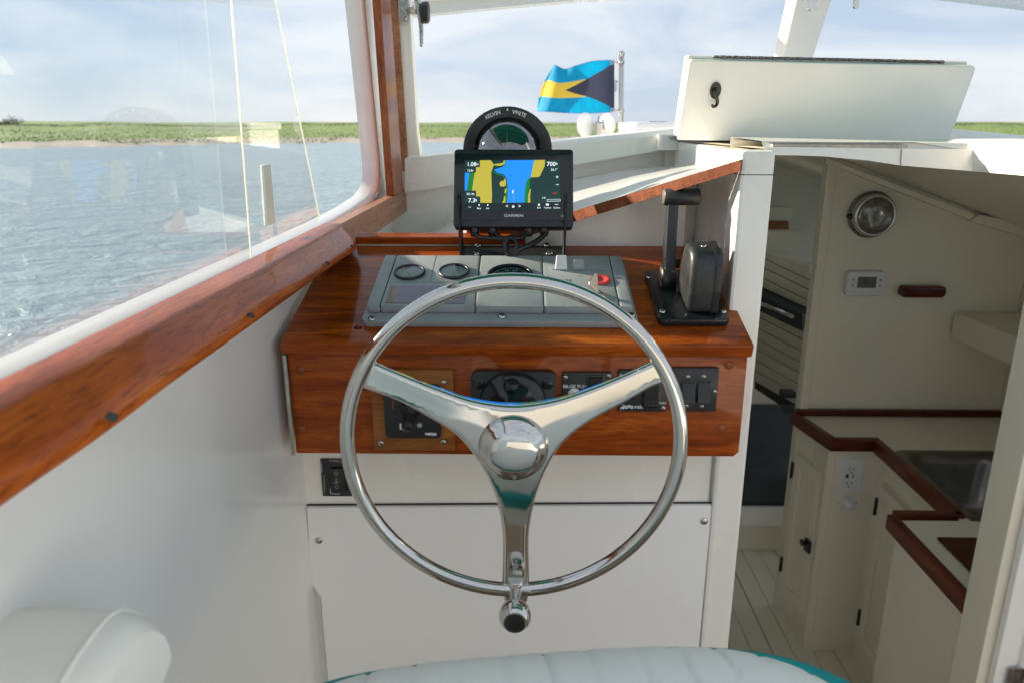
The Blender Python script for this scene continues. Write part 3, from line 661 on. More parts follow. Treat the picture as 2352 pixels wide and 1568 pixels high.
# ------------------------------------------------------------------ engine instrument panel
root = thing('engine_panel', 'grey plastic engine instrument panel with gauges and ignition key', 'instrument panel', CM @ Vector((-.04, .15, 0)))
U = lambda x, y, h=0: onf(CM, x, y, h)
bl, br, tl, tr = U(845, 752, .0), U(1462, 749, .0), U(876, 607, .008), U(1424, 605, .008)
x0, x1, y0, y1 = (bl[0]+tl[0])/2-.004, (br[0]+tr[0])/2+.004, bl[1], tl[1]
y1 += .006
bm = new(); prism(bm, rrect(x0, x1, y0, y1, .010), .0005, .012, .0025, CM); shade(obj('base_plate', bm, greyp, root))
HB = .026
def top_rect(xa, xb, name, mat, ya, yb, h0=.0125, h1=HB, bv=.003, r=.004):
    bm = new(); prism(bm, rrect(xa, xb, ya, yb, r, 3), h0, h1, bv, CM); return shade(obj(name, bm, mat, root))
ya = y0+.022; yb = y1-.006
xs = [U(860, 690, HB)[0], U(884, 690, HB)[0], U(1096, 660, HB)[0], U(1250, 660, HB)[0], U(1432, 680, HB)[0], U(1452, 690, HB)[0]]
xs = [x0+.006, U(893, 640, HB)[0], U(1098, 640, HB)[0], U(1247, 640, HB)[0], U(1410, 640, HB)[0], x1-.006]
for i in range(5): top_rect(xs[i]+.0004, xs[i+1]-.0004, 'module', greyp, ya, yb)
def gauge(cx, cy_, rx_, dial, needle, big=False):
    c = U(cx, cy_, HB); r = rx_
    bm = new(); lathe(bm, [(r*.86, .0), (r*.98, .0), (r, .002), (r*.98, .0045), (r*.90, .005), (r*.86, .004), (r*.84, .0005)], 40, CM @ Matrix.Translation((c[0], c[1], HB))); g = obj('bezel', bm, blackg if big else blackp, root)
    bm = new(); lathe(bm, [(0, .0008), (r*.88, .0008)], 40, CM @ Matrix.Translation((c[0], c[1], HB))); obj('dial', bm, dial, g)
    bm = new(); lathe(bm, [(0, .0052), (r*.5, .0048), (r*.9, .0036)], 40, CM @ Matrix.Translation((c[0], c[1], HB))); obj('glass', bm, gaugeglass, g)
    return c, r, g
for cx, cy_, ang in ((941, 628, 118), (1043, 626, 100)):
    c, r, g = gauge(cx, cy_, .0262, silverdial, 0)
    G = CM @ Matrix.Translation((c[0], c[1]-.006, HB+.0016)) @ Matrix.Rotation(radians(ang-90), 4, 'Z')
    bm = new(); box(bm, -.0013, .0013, -.012, .010, 0, .0006, 0, G); obj('needle', bm, yellow, g)
    bm = new()
    for k in range(9):
        a = radians(40+100*k/8); M2 = CM @ Matrix.Translation((c[0], c[1], HB+.0014)) @ Matrix.Rotation(a, 4, 'Z'); box(bm, r*.66, r*.78, -.0003, .0003, 0, .0002, 0, M2)
    obj('scale_marks', bm, letterdark, g)
c, r, g = gauge(1172, 635, .0385, darkcard, 0, True)
GM = CM @ Matrix.Translation((c[0], c[1], HB+.0012))
bm = new()
for k in range(41):
    a = radians(200-220*k/40); M2 = GM @ Matrix.Rotation(a, 4, 'Z'); box(bm, r*(.66 if k % 5 else .60), r*.78, -.00028 if k % 5 else -.0005, .00028 if k % 5 else .0005, 0, .0002, 0, M2)
for s, k in (('10', 10), ('20', 16.5), ('30', 24), ('40', 34)):
    a = radians(200-220*k/40); text(bm, s, .0085, GM, r*.48*cos(a), r*.48*sin(a), .0002)
text(bm, 'RPM x 100', .0035, GM, 0, .002, .0002)
obj('scale_marks', bm, letter, g)
bm = new(); box(bm, -.030, .010, -.0048, -.0032, .0006, .0014, 0, GM); obj('needle', bm, yellow, g)
# dark display window, left
ra = [U(x, y, HB) for x, y in ((903, 657), (1072, 657), (1072, 697), (893, 697))]
bm = new(); prism(bm, [(ra[0][0]-.004, ra[3][1]), (ra[1][0], ra[3][1]), (ra[1][0], ra[0][1]), (ra[0][0]-.004, ra[0][1])], HB-.001, HB+.0006, .0005, CM); obj('display_window', bm, redglass, root)
for yy in (U(1000, 649, HB)[1],):
    bm = new(); box(bm, xs[1]+.001, xs[2]-.001, yy-.0004, yy+.0004, HB-.0002, HB+.0002, 0, CM); obj('groove', bm, letterdark, root)
xm = U(992, 630, HB)[0]; bm = new(); box(bm, xm-.0004, xm+.0004, U(992, 648, HB)[1], yb-.001, HB-.0002, HB+.0002, 0, CM); obj('groove', bm, letterdark, root)
# switch recess, two rockers, louvre, buzzer, key
a = U(1262, 615, HB); b_ = U(1404, 615, HB); cc = ((a[0]+b_[0])/2, a[1]); ww = (b_[0]-a[0])/2
bm = new(); prism(bm, rrect(cc[0]-ww, cc[0]+ww, cc[1]-.0085, cc[1]+.0085, .0083, 6), HB, HB+.0012, .0008, CM); obj('switch_recess', bm, greyp2, root)
for x, tall in ((1289, .024), (1329, .016)):
    q = U(x, 617, HB); bm = new(); hexa(bm, [(q[0]-.010, q[1]-.007, HB+.001), (q[0]+.010, q[1]-.007, HB+.001), (q[0]+.010, q[1]+.007, HB+.001), (q[0]-.010, q[1]+.007, HB+.001), (q[0]-.008, q[1]+.001, HB+tall), (q[0]+.008, q[1]+.001, HB+tall), (q[0]+.0085, q[1]+.006, HB+tall*.9), (q[0]-.0085, q[1]+.006, HB+tall*.9)], .0015, CM); obj('rocker', bm, whitep if tall > .02 else greyp2, root)
q = U(1373, 617, HB); bm = new(); box(bm, q[0]-.010, q[0]+.010, q[1]-.006, q[1]+.006, HB+.0012, HB+.003, .0008, CM); obj('blank_switch', bm, greyp2, root)
for k in range(7):
    q = U(1276+5.7*k, 648, HB); bm = new(); box(bm, q[0]-.0008, q[0]+.0008, q[1]-.0085, q[1]+.0085, HB-.0004, HB+.0003, 0, CM); obj('louvre_slot', bm, darkcard, root)
q = U(1379, 645, HB); bm = new(); lathe(bm, [(.007, .0), (.0165, 0), (.0165, .003), (.013, .0042), (.0105, .0025), (.008, .0022), (.007, .0005), (0, .0005)], 32, CM @ Matrix.Translation((q[0], q[1], HB))); obj('red_ring', bm, redp, root)
q = U(1372, 680, HB); bm = new(); lathe(bm, [(0, 0), (.014, 0), (.0135, .002), (.009, .004), (.0085, .006), (0, .006)], 28, CM @ Matrix.Translation((q[0], q[1], HB))); k_ = obj('key_switch', bm, chrome, root)
bm = new(); KM = CM @ Matrix.Translation((q[0], q[1], HB+.006)) @ Matrix.Rotation(radians(55), 4, 'Z')
prism(bm, [(-.003, 0), (.003, 0), (.004, .008), (.013, .018), (.014, .026), (.010, .029), (-.010, .023), (-.013, .018), (-.008, .009)], -.0012, .0012, .0006, KM @ Matrix.Rotation(radians(62), 4, 'X')); obj('key', bm, steel, k_)
bm = new()
for s, x, y, sz in (('ON', 1337, 678, .0042), ('START', 1405, 668, .0036), ('GLOW', 1335, 664, .0036), ('OFF', 1392, 664, .0036), ('HEAT', 1375, 627, .0034), ('STOP', 1288, 634, .0034), ('TEST', 1329, 634, .0034)):
    v = U(x, y, HB+.0002); text(bm, s, sz, CM, v[0], v[1], HB+.0002)
obj('lettering', bm, lettergrey, root)
for x, y in ((854, 733), (1153, 727), (1450, 725)):
    v = U(x, y, .012); screw(root, CM, v[0], v[1], .012, .0062, chrome)

# ------------------------------------------------------------------ throttle control
root = thing('throttle_control', 'black single lever throttle control on a gloss base plate', 'throttle', CM @ Vector((.26, .11, 0)))
A = [U(x, y, .004) for x, y in ((1522, 745), (1675, 742), (1480, 632))]
tx0, tx1, ty0, ty1 = A[2][0]-.0, A[1][0], A[0][1], A[2][1]+.004
bm = new(); prism(bm, rrect(tx0, tx1, ty0, ty1, .010), .0005, .012, .003, CM); shade(obj('base_plate', bm, blackg, root))
for x, y in ((1521, 716), (1661, 716), (1490, 637)):
    v = U(x, y, .012); screw(root, CM, v[0], v[1], .012, .0052, chrome)
# housing: rounded-top box, lofted in world
bx0, bx1 = aty(1560, 650, 1.18).x, aty(1627, 650, 1.18).x
v0 = U(1590, 722, .012)[1]; v1 = v0+.085; hgt = .105
Hs = [(v0, .012), (v1, .012), (v1, .07), (v1-.006, .092), (v1-.02, .104), (v0+.035, .108), (v0+.020, .103), (v0+.010, .088), (v0+.001, .05)]
SM = frame(CM @ Vector((bx0, 0, 0)), CM.to_3x3() @ Vector((0, 1, 0)), CM.to_3x3() @ Vector((0, 0, 1)), (1, 0, 0))
bm = new(); prism(bm, Hs, 0, bx1-bx0, .011, SM, 0, 4); h_ = shade(obj('housing', bm, blackworn, root), 50)
bm = new(); hs2 = [(a_+(.0012 if a_ > (v0+v1)/2 else -.0012), b__+.0010) for a_, b__ in Hs]; prism(bm, hs2, (bx1-bx0)*.74, (bx1-bx0)*1.02, .004, SM, 0, 2); obj('housing_cap', bm, blackp, h_)
v = Hs[5]; bm = new(); lathe(bm, [(0, 0), (.0045, 0), (.0035, .002), (0, .0025)], 14, SM @ Matrix.Translation((v[0]+.006, v[1]-.0005, .022)) @ Matrix.Rotation(radians(-90), 4, 'X')); obj('housing_screw', bm, steel, h_)
# lever: pivot hub on the left side, arm rising, handle
hubc = aty(1537, 640, 1.15); zl = bx0
pv = U(1527, 655, .04)
pivot = Vector((bx0-.004, hubc.y+.0, 0)); ph = atx(1522, 638, bx0-.022)
bm = new(); lathe(bm, [(0, -.004), (.0215, -.004), (.0225, .0), (.0225, .018), (.019, .020), (0, .020)], 28, frame(ph+Vector((.0, 0, 0)), (0, 1, 0), (0, 0, 1), (1, 0, 0))); hb = obj('pivot_hub', bm, blackp, root)
bm = new(); lathe(bm, [(0, -.0052), (.016, -.0048), (.0175, -.0042)], 28, frame(ph, (0, 1, 0), (0, 0, 1), (1, 0, 0))); obj('hub_emblem', bm, simple('worn_emblem', (.25, .12, .09), .4, var=.7, vs_=220), hb)
tp = aty(1544, 468, ph.y+.012)
bm = new(); c8 = []
for p, wy, wx in ((ph+Vector((.008, 0, .004)), .019, .0085), (Vector((tp.x, tp.y, tp.z)), .013, .0085)):
    c8 += [p+Vector((-wx, -wy, 0)), p+Vector((wx, -wy, 0)), p+Vector((wx, wy, 0)), p+Vector((-wx, wy, 0))]
hexa(bm, c8, .003); obj('lever_arm', bm, blackp, root)
k0 = aty(1524, 453, ph.y+.012); k1 = aty(1606, 451, ph.y+.012)
bm = new(); lathe(bm, [(0, 0), (.0118, 0), (.0135, .0012), (.0135, (k1-k0).length-.002), (.012, (k1-k0).length), (0, (k1-k0).length)], 28, frame(k0, (0, 1, 0), (0, 0, 1), (1, 0, 0))); hd = obj('handle', bm, blackworn, root)
bm = new(); lathe(bm, [(0, -.0008), (.0105, -.0006), (.0115, 0)], 24, frame(k0, (0, 1, 0), (0, 0, 1), (1, 0, 0))); obj('handle_cap', bm, simple('sunlit_brown_cap', (.10, .085, .075), .5), hd)  # brown disc paints warm sun onto the black handle end
bm = new(); p = aty(1553, 602, ph.y+.02); box(bm, p.x-.006, p.x+.006, p.y-.006, p.y+.006, p.z-.01, p.z+.006, .001); obj('lever_stop', bm, blackp, root)

# ------------------------------------------------------------------ chart plotter
gb = [aty(1040, 522, 1.300), aty(1318, 521, 1.300), aty(1310, 343, 1.352), aty(1043, 343, 1.352)]
ex = Vector((1, 0, 0)); ey = ((gb[2]+gb[3])/2-(gb[0]+gb[1])/2); ey.x = 0; ghh = ey.length; ey.normalize(); ez = ex.cross(ey)
PM = frame((gb[0]+gb[1])/2, ex, ey, ez)
root = thing('chart_plotter', 'black chart plotter showing a blue and yellow chart on its bracket', 'plotter', CM @ Vector((-.02, .25, 0)))
gw = (gb[1].x-gb[0].x)/2
gw_ = [onf(PM, 1041, 500)[0], onf(PM, 1317, 500)[0]]
bm = new(); prism(bm, rrect(gw_[0], gw_[1], 0, ghh, .006), -.030, 0, .003, PM); shade(obj('body', bm, blackp, root))
bm = new(); yb0 = onf(PM, 1178, 506, .001)[1]; yt0 = onf(PM, 1178, 354, .001)[1]
prism(bm, rrect(gw_[0]+.0015, gw_[1]-.0015, yb0, yt0, .002), -.001, .0012, .0005, PM); obj('front_glass', bm, screenblk, root)
SH = .0014
def spoly(name, pts, mat, h):
    bm = new(); bm.faces.new([bm.verts.new(PM @ Vector((*onf(PM, x, y, SH), SH+h))) for x, y in pts]); bmesh.ops.recalc_face_normals(bm, faces=bm.faces)
    if bm.faces[:][0].normal.y > 0: bmesh.ops.reverse_faces(bm, faces=bm.faces)
    return obj(name, bm, mat, scr)
# crop coordinates of the enlarged screen -> picture pixels
K = lambda pts: [((1080+x*.26790)/1.08844, (240+y*.26790)/1.08844) for x, y in pts]
scr_pts = K([(305, 605), (1192, 600), (1200, 1068), (306, 1072)])
bm = new(); bm.faces.new([bm.verts.new(PM @ Vector((*onf(PM, x, y, SH), SH))) for x, y in scr_pts]); scr = obj('screen', bm, e_black, root)
spoly('chart_area', K([(305, 605), (1192, 600), (1198, 1000), (306, 1002)]), e_dark, .0001)
spoly('chart_water', K([(690, 602), (952, 601), (940, 690), (918, 770), (885, 800), (872, 880), (862, 998), (700, 1000), (706, 930), (706, 860), (695, 770), (672, 738), (600, 715), (580, 690), (640, 672), (680, 650)]), e_blue, .0003)
spoly('chart_green', K([(918, 768), (912, 830), (905, 900), (897, 998), (862, 998), (866, 900), (880, 810), (895, 775)]), e_green, .0004)
spoly('chart_green', K([(545, 603), (575, 640), (560, 700), (600, 722), (668, 745), (690, 790), (703, 860), (706, 930), (700, 1000), (680, 1000), (692, 880), (690, 800), (660, 750), (600, 732), (556, 706), (566, 650)]), e_green, .0004)
spoly('chart_green', K([(570, 640), (585, 660), (630, 660), (672, 645), (688, 602), (678, 602), (660, 630), (610, 640)]), e_green, .00042)
spoly('chart_land', K([(447, 604), (548, 603), (577, 642), (566, 680), (553, 712), (556, 800), (560, 920), (558, 1001), (452, 1001), (450, 942), (412, 940), (411, 887), (374, 886), (398, 718), (411, 716), (411, 668), (447, 666)]), e_yel, .0005)
spoly('chart_land', K([(955, 601), (1054, 600), (1052, 655), (1008, 750), (990, 760), (922, 764), (935, 690)]), e_yel, .0005)
spoly('chart_land', K([(684, 768), (690, 800), (688, 840), (668, 850), (638, 845), (629, 818), (645, 798), (668, 795)]), e_yel, .0005)
spoly('chart_land', K([(915, 868), (922, 880), (915, 940), (918, 998), (896, 998), (900, 920)]), e_yel, .0005)
spoly('chart_land', K([(682, 604), (678, 640), (640, 655), (585, 650), (580, 640), (660, 628), (672, 604)]), e_yel, .0005)
spoly('chart_land', K([(672, 940), (684, 935), (684, 1000), (652, 1000), (668, 980)]), e_yel, .0005)
spoly('chart_land', K([(682, 868), (698, 866), (690, 910), (676, 912)]), e_yel, .0005)
spoly('chart_water', K([(306, 720), (350, 719), (325, 886), (306, 886)]), e_blue, .0003)
spoly('chart_green', K([(350, 719), (398, 718), (374, 886), (325, 886)]), e_green, .0003)
bm = new()
def st(s, x, y, size, mat=None, al='CENTER', bold=.01):
    (px, py), = K([(x, y)]); u, v = onf(PM, px, py, SH); text(bm, s, size, PM, u, v, SH+.0007, align=al, bold=bold)
for s, x, y, z in (('1.08', 370, 642, .0098), ('12.8v', 358, 700, .0052), ('82.14t', 360, 919, .0052), ('7.3', 372, 980, .0105), ('ft', 412, 978, .006), ('700', 1112, 640, .0105), ('ft', 1163, 638, .006), ('26.1°', 1140, 692, .0056),
                   ('+', 1168, 762, .010), ('–', 1170, 828, .010), ('mi', 422, 640, .005), ('Mark', 440, 1053, .0036), ('Info', 520, 1053, .0036), ('SOS', 998, 1047, .0036), ('Toolbars', 1078, 1047, .0036), ('Options', 1163, 1047, .0036), ('<', 700, 1033, .008), ('>', 818, 1033, .008), ('•••', 1162, 1017, .006), ('1.1', 352, 1040, .004), ('5.0ft', 1043, 955, .0035)):
    st(s, x, y, z)
for pts in ([(744, 1034), (758, 1022), (773, 1034), (768, 1034), (768, 1046), (748, 1046), (748, 1034)], [(1062, 1008), (1090, 1008), (1090, 1026), (1062, 1026)], [(432, 1018), (440, 1011), (448, 1018), (440, 1034)], [(512, 1020), (520, 1012), (528, 1020), (520, 1032)], [(985, 1018), (998, 1007), (1011, 1018), (998, 1030)],
            [(1073, 968), (1198, 966), (1198, 969), (1073, 971)], [(1073, 984), (1198, 982), (1198, 986), (1073, 988)], [(1073, 968), (1076, 968), (1076, 988), (1073, 988)], [(1195, 966), (1198, 966), (1198, 986), (1195, 986)], [(750, 888), (757, 878), (763, 890), (762, 912), (750, 912)]):
    bm.faces.new([bm.verts.new(PM @ Vector((*onf(PM, *K([p])[0], SH), SH+.0008))) for p in pts])
for k in range(6):
    c = onf(PM, *K([(763, 925+13*k)])[0], SH); bm.faces.new([bm.verts.new(PM @ Vector((a_, b__, SH+.0008))) for a_, b__ in circ(c[0], c[1], .0004, 6)])
obj('screen_text', bm, e_white, scr)['kind'] = 'stuff'
bm = new(); st('10.2', 1146, 911, .005); obj('screen_alarm_text', bm, e_red, scr)
bm = new()
(px, py), = K([(762, 1119)]); u, v = onf(PM, px, py, .0014); text(bm, 'GARMIN', .0072, PM, u, v, .0014, sx=1.25, bold=.008)
(px, py), = K([(1216, 1120)]); u, v = onf(PM, px, py, .0014); tube(bm, [PM @ Vector((u+.0024*sin(a), v+.0024*cos(a), .0015)) for a in [radians(30+300*k/14) for k in range(15)]], .0003, 5); box(bm, u-.0003, u+.0003, v, v+.0032, .0014, .0017, 0, PM)
obj('maker_lettering', bm, letter, root)
# bracket: U-shaped strap
c = [onf(CM, 1060, 590), onf(CM, 1296, 590)]; bw0 = onf(CM, 1058, 585, .002)[0]; bw1 = onf(CM, 1297, 585, .002)[0]
yc0 = onf(CM, 1178, 598, .002)[1]; yc1 = onf(CM, 1178, 568, .002)[1]
zside = .115; bm = new(); r_ = .014
path = [(bw0, zside)]+[(bw0+r_-r_*cos(radians(a)), r_-r_*sin(radians(a))) for a in range(0, 91, 15)]+[(bw1-r_+r_*sin(radians(a)), r_-r_*cos(radians(a))) for a in range(0, 91, 15)]+[(bw1, zside)]
P = []
for th_, in ((0,), (.0035,)):
    pass
inner_ = [(min(max(x, bw0+.0035), bw1-.0035), max(z, .0035)) for x, z in path]
rows = []
for (x, z), (xi, zi) in zip(path, inner_):
    wd = 1 if z < .02 else 1-.25*min(1, (z-.02)/.08)
    ym_ = (yc0+yc1)/2; hw = (yc1-yc0)/2*wd
    rows.append([CM @ Vector(p) for p in ((x, ym_-hw, z+.0006), (xi, ym_-hw, zi+.0006), (xi, ym_+hw, zi+.0006), (x, ym_+hw, z+.0006), (x, ym_-hw, z+.0006))])
grid(bm, rows, 0, False); bmesh.ops.recalc_face_normals(bm, faces=bm.faces); shade(obj('bracket', bm, blackp, root), 40)
for x, y in ((1097, 565), (1093, 584), (1256, 564), (1261, 583)):
    v = U(x, y, .004); screw(root, CM, v[0], v[1], .0042, .0066, chrome)
# cables
def cab(name, px, r):
    bm = new(); tube(bm, spline([aty(x, y, Y) for x, y, Y in px], 8), r, 10); obj(name, bm, blackrub, root)
cab('cable', [(1090, 515, 1.318), (1092, 534, 1.312), (1103, 545, 1.305), (1140, 548, 1.30), (1162, 555, 1.295), (1164, 590, 1.28)], .0042)
cab('cable', [(1258, 515, 1.318), (1250, 540, 1.308), (1220, 562, 1.29), (1190, 575, 1.28), (1176, 600, 1.275)], .0048)
cab('cable', [(1130, 515, 1.32), (1132, 530, 1.315), (1150, 545, 1.30), (1180, 552, 1.295), (1188, 570, 1.29), (1180, 598, 1.28)], .0036)
cab('cable', [(1214, 515, 1.32), (1210, 535, 1.31), (1195, 548, 1.30), (1168, 545, 1.293), (1158, 560, 1.288), (1168, 590, 1.275)], .0036)
cab('cable', [(1168, 548, 1.29), (1160, 560, 1.285), (1163, 580, 1.28), (1172, 585, 1.278), (1186, 570, 1.28), (1184, 553, 1.286), (1172, 546, 1.29)], .0034)
for x in (1090, 1131, 1214, 1250):
    bm = new(); p = aty(x, 528, 1.316); lathe(bm, [(0, -.012), (.006, -.012), (.0085, -.006), (.0085, .012), (0, .012)], 14, Matrix.Translation(p)); obj('plug', bm, blackp, root)

# ------------------------------------------------------------------ compass
YCMP = 1.50
cc_ = aty(1166, 345, YCMP); Rk = (aty(1268, 345, YCMP)-aty(1065, 345, YCMP)).length/2
KM = frame(cc_, (1, 0, 0), (0, 0, 1), (0, -1, 0))
root = thing('compass', 'black hooded marine compass with glass dome behind the plotter', 'compass', cc_+Vector((0, 0, -.17)))
def arch(r, zb_): return [(r, zb_)]+[(r*cos(radians(a)), r*.94*sin(radians(a))) for a in range(0, 181, 8)]+[(-r, zb_)]
bm = new(); o_ = arch(Rk, -.13); i_ = arch(Rk*.74, -.13)
t_ = new(); n = len(o_)
for z0_, z1_ in ((0, 0),):
    A_ = [t_.verts.new((*p, .012)) for p in o_]; B_ = [t_.verts.new((*p, .012)) for p in i_]; C_ = [t_.verts.new((*p, -.03)) for p in o_]; E_ = [t_.verts.new((*p, -.03)) for p in i_]
    for i in range(n-1):
        t_.faces.new((A_[i], A_[i+1], B_[i+1], B_[i])); t_.faces.new((C_[i], C_[i+1], A_[i+1], A_[i])); t_.faces.new((B_[i], B_[i+1], E_[i+1], E_[i])); t_.faces.new((E_[i], E_[i+1], C_[i+1], C_[i]))
bmesh.ops.recalc_face_normals(t_, faces=t_.faces); bev(t_, .002); merge(bm, t_, KM); shade(obj('hood', bm, blackp, root))
bm = new(); prism(bm, [(p[0]*.985, p[1]*.985) for p in arch(Rk, -.13)], -.034, -.0305, 0, KM); obj('hood_back', bm, blackp, root)
bm = new(); lathe(bm, [(Rk*.9, -.13), (Rk*.9, -.035), (Rk*.80, -.03), (Rk*.72, -.045), (0, -.05)], 40, frame(cc_+Vector((0, .02, -.0)), (1, 0, 0), (0, 1, 0), (0, 0, 1))); obj('bowl', bm, blackp, root)
bm = new(); lathe(bm, [(Rk*.70*cos(radians(a)), Rk*.70*sin(radians(a))) for a in range(-14, 91, 8)]+[(0, Rk*.70)], 40, frame(cc_+Vector((0, -.016, -.004)), (1, 0, 0), (0, 1, 0), (0, 0, 1))); obj('dome', bm, domeglass, root)
bm = new(); lathe(bm, [(Rk*.60, -.018), (Rk*.60, -.004), (Rk*.42, .004), (Rk*.40, .0), (0, .006)], 36, frame(cc_+Vector((0, -.014, -.006)), (1, 0, 0), (0, 1, 0), (0, 0, 1))); cdj = obj('card', bm, simple('brown_black_card', (.05, .03, .026), .4, var=.3), root)
bm = new(); p = aty(1166, 330, YCMP+.0); box(bm, p.x-.0012, p.x+.0012, p.y-.06, p.y-.058, p.z-.015, p.z+.022); obj('lubber_pin', bm, simple('brass_pin', (.55, .47, .28), .35, .4), root)
bm = new()
for word, a0, a1 in (('KELVIN', 121, 103), ('WHITE', 79, 64)):
    for i, ch in enumerate(word):
        a = radians(a0+(a1-a0)*i/(len(word)-1)); rr = Rk*.875
        text(bm, ch, .0105, KM @ Matrix.Translation((rr*cos(a), rr*.94*sin(a), .0122)) @ Matrix.Rotation(a-pi/2, 4, 'Z'), bold=.012)
prism(bm, [(-.0022, Rk*.845), (.0022, Rk*.845), (.0003, Rk*.90), (-.0003, Rk*.90)], .0122, .0126, 0, KM)
obj('lettering', bm, letter, root)
for s_ in (-1, 1):
    bm = new(); box(bm, s_*Rk*.80-.007, s_*Rk*.80+.007, .004, .016, .0121, .0135, .0004, KM); obj('side_notch', bm, darkcard, root)

# ================================================================== FRONT FACE FITTINGS
V = lambda x, y, h=0: onf(FM, x, y, h)
FS = -.004                                        # face of the front board
def plate(root, name, pts, h, mat, r=.003, bv=.001, h0=FS+.0003):
    q = [V(x, y, h) for x, y in pts]; xs_ = sorted(p[0] for p in q); ys_ = sorted(p[1] for p in q)
    xa, xb = (xs_[0]+xs_[1])/2, (xs_[2]+xs_[3])/2; ya_, yb_ = (ys_[0]+ys_[1])/2, (ys_[2]+ys_[3])/2
    bm = new(); prism(bm, rrect(xa, xb, ya_, yb_, r, 4), h0, h, bv, FM); shade(obj(name, bm, mat, root)); return xa, xb, ya_, yb_
Zc = lambda x0_, y0_, s: (lambda pts: [((x0_+x*s)/1.08844, (y0_+y*s)/1.08844) for x, y in pts])
ZL = Zc(860, 880, .2296); ZR = Zc(1360, 880, .2296)
# thruster joystick
root = thing('thruster_joystick', 'black bow thruster joystick panel on a lighter wood block', 'control panel', FM @ Vector((*V(950, 940), 0)))
plate(root, 'wood_block', ZL([(290, 195), (1200, 195), (1200, 1070), (320, 1070)]), .006, woodlight, .002, .003)
xa, xb, ya_, yb_ = plate(root, 'panel', ZL([(432, 355), (1048, 355), (1052, 935), (445, 935)]), .012, blackp, .006, .0015, .0062)
for x, y in ((1083, 330), (403, 985), (1080, 972), (400, 345)):
    (px, py), = ZL([(x, y)]); v = V(px, py, .006); screw(root, FM, v[0], v[1], .0062, .0046, chrome)
(px, py), = ZL([(690, 720)]); v = V(px, py, .020)
bm = new(); lathe(bm, [(0, 0), (.017, 0), (.015, .004), (.009, .008), (.0085, .02), (.0095, .034), (.008, .040), (0, .041)], 24, FM @ Matrix.Translation((v[0]+.004, v[1]+.012, .012)) @ Matrix.Rotation(radians(24), 4, 'X')); obj('joystick', bm, blackrub, root)
(px, py), = ZL([(822, 792)]); v = V(px, py, .012); bm = new(); lathe(bm, [(0, .0012), (.0036, .001), (.004, 0)], 18, FM @ Matrix.Translation((v[0], v[1], .012))); obj('touch_button', bm, lettergrey, root)
bm = new(); (px, py), = ZL([(945, 886)]); v = V(px, py, .0125); text(bm, 'vetus', .0082, FM, v[0], v[1], .0121, bold=.05); 
(px, py), = ZL([(640, 800)]); v = V(px, py, .0125); box(bm, v[0]-.005, v[0]-.001, v[1]-.006, v[1]+.004, .0121, .0124, 0, FM); obj('lettering', bm, letter, root)
bm = new(); arc = []
for k in range(12):
    a = radians(100+110*k/11); (px, py), = ZL([(612+85*cos(a)*1.0, 575-90*sin(a))]); v = V(px, py, .0125); arc.append(FM @ Vector((v[0], v[1], .0124)))
tube(bm, arc, .0007, 5); obj('red_arrow', bm, redline, root)
# hydraulic helm behind the wheel
root = thing('helm_pump', 'black hydraulic steering helm unit behind the wheel', 'steering unit', FM @ Vector((*V(1178, 900), 0)))
xa, xb, ya_, yb_ = plate(root, 'flange', [(1080, 853), (1278, 853), (1276, 1000), (1084, 1000)], .010, blackp, .012, .002)
cu, cv = V(1178, 925, .012)
bm = new(); lathe(bm, [(.047, 0), (.051, .004), (.049, .009), (.042, .012), (.034, .022), (.022, .040), (.020, .05), (0, .05)], 44, FM @ Matrix.Translation((cu, cv, .010))); obj('dome', bm, blackg, root)
for sx_ in (-1, 1):
    for y in (868,):
        q = V(1178+sx_*80, y+12, .010); bm = new(); lathe(bm, [(0, .003), (.007, .003), (.0095, 0)], 20, FM @ Matrix.Translation((q[0], q[1], .0102))); obj('bolt_boss', bm, blackg, root)
wc = aty(1179, 1021, .80)
bm = new(); q = FM @ Vector((cu, cv, .055)); tube(bm, [q+Vector((0, .02, .0)), Vector((wc.x, .835, wc.z+.002))], .0105, 16); obj('shaft', bm, steel, root)
bm = new(); q = V(1178, 905, .05); lathe(bm, [(0, 0), (.010, 0), (.0115, .003), (.0115, .010), (.006, .014), (0, .014)], 20, FM @ Matrix.Translation((cu-.002, cv+.030, .030)) @ Matrix.Rotation(radians(-65), 4, 'X')); obj('filler_cap', bm, blackg, root)
bm = new(); v = V(1179, 881, .02); TM = FM @ Matrix.Translation((v[0], v[1]-.0015, .021)) @ Matrix.Rotation(radians(-35), 4, 'X'); text(bm, 'SEASTAR', .0085, TM, 0, 0, .0, sx=1.25, bold=.02, shear=.25); text(bm, 'HYDRAULIC STEERING', .0036, TM, 0, -.0065, 0, sx=1.05); obj('lettering', bm, letter, root)
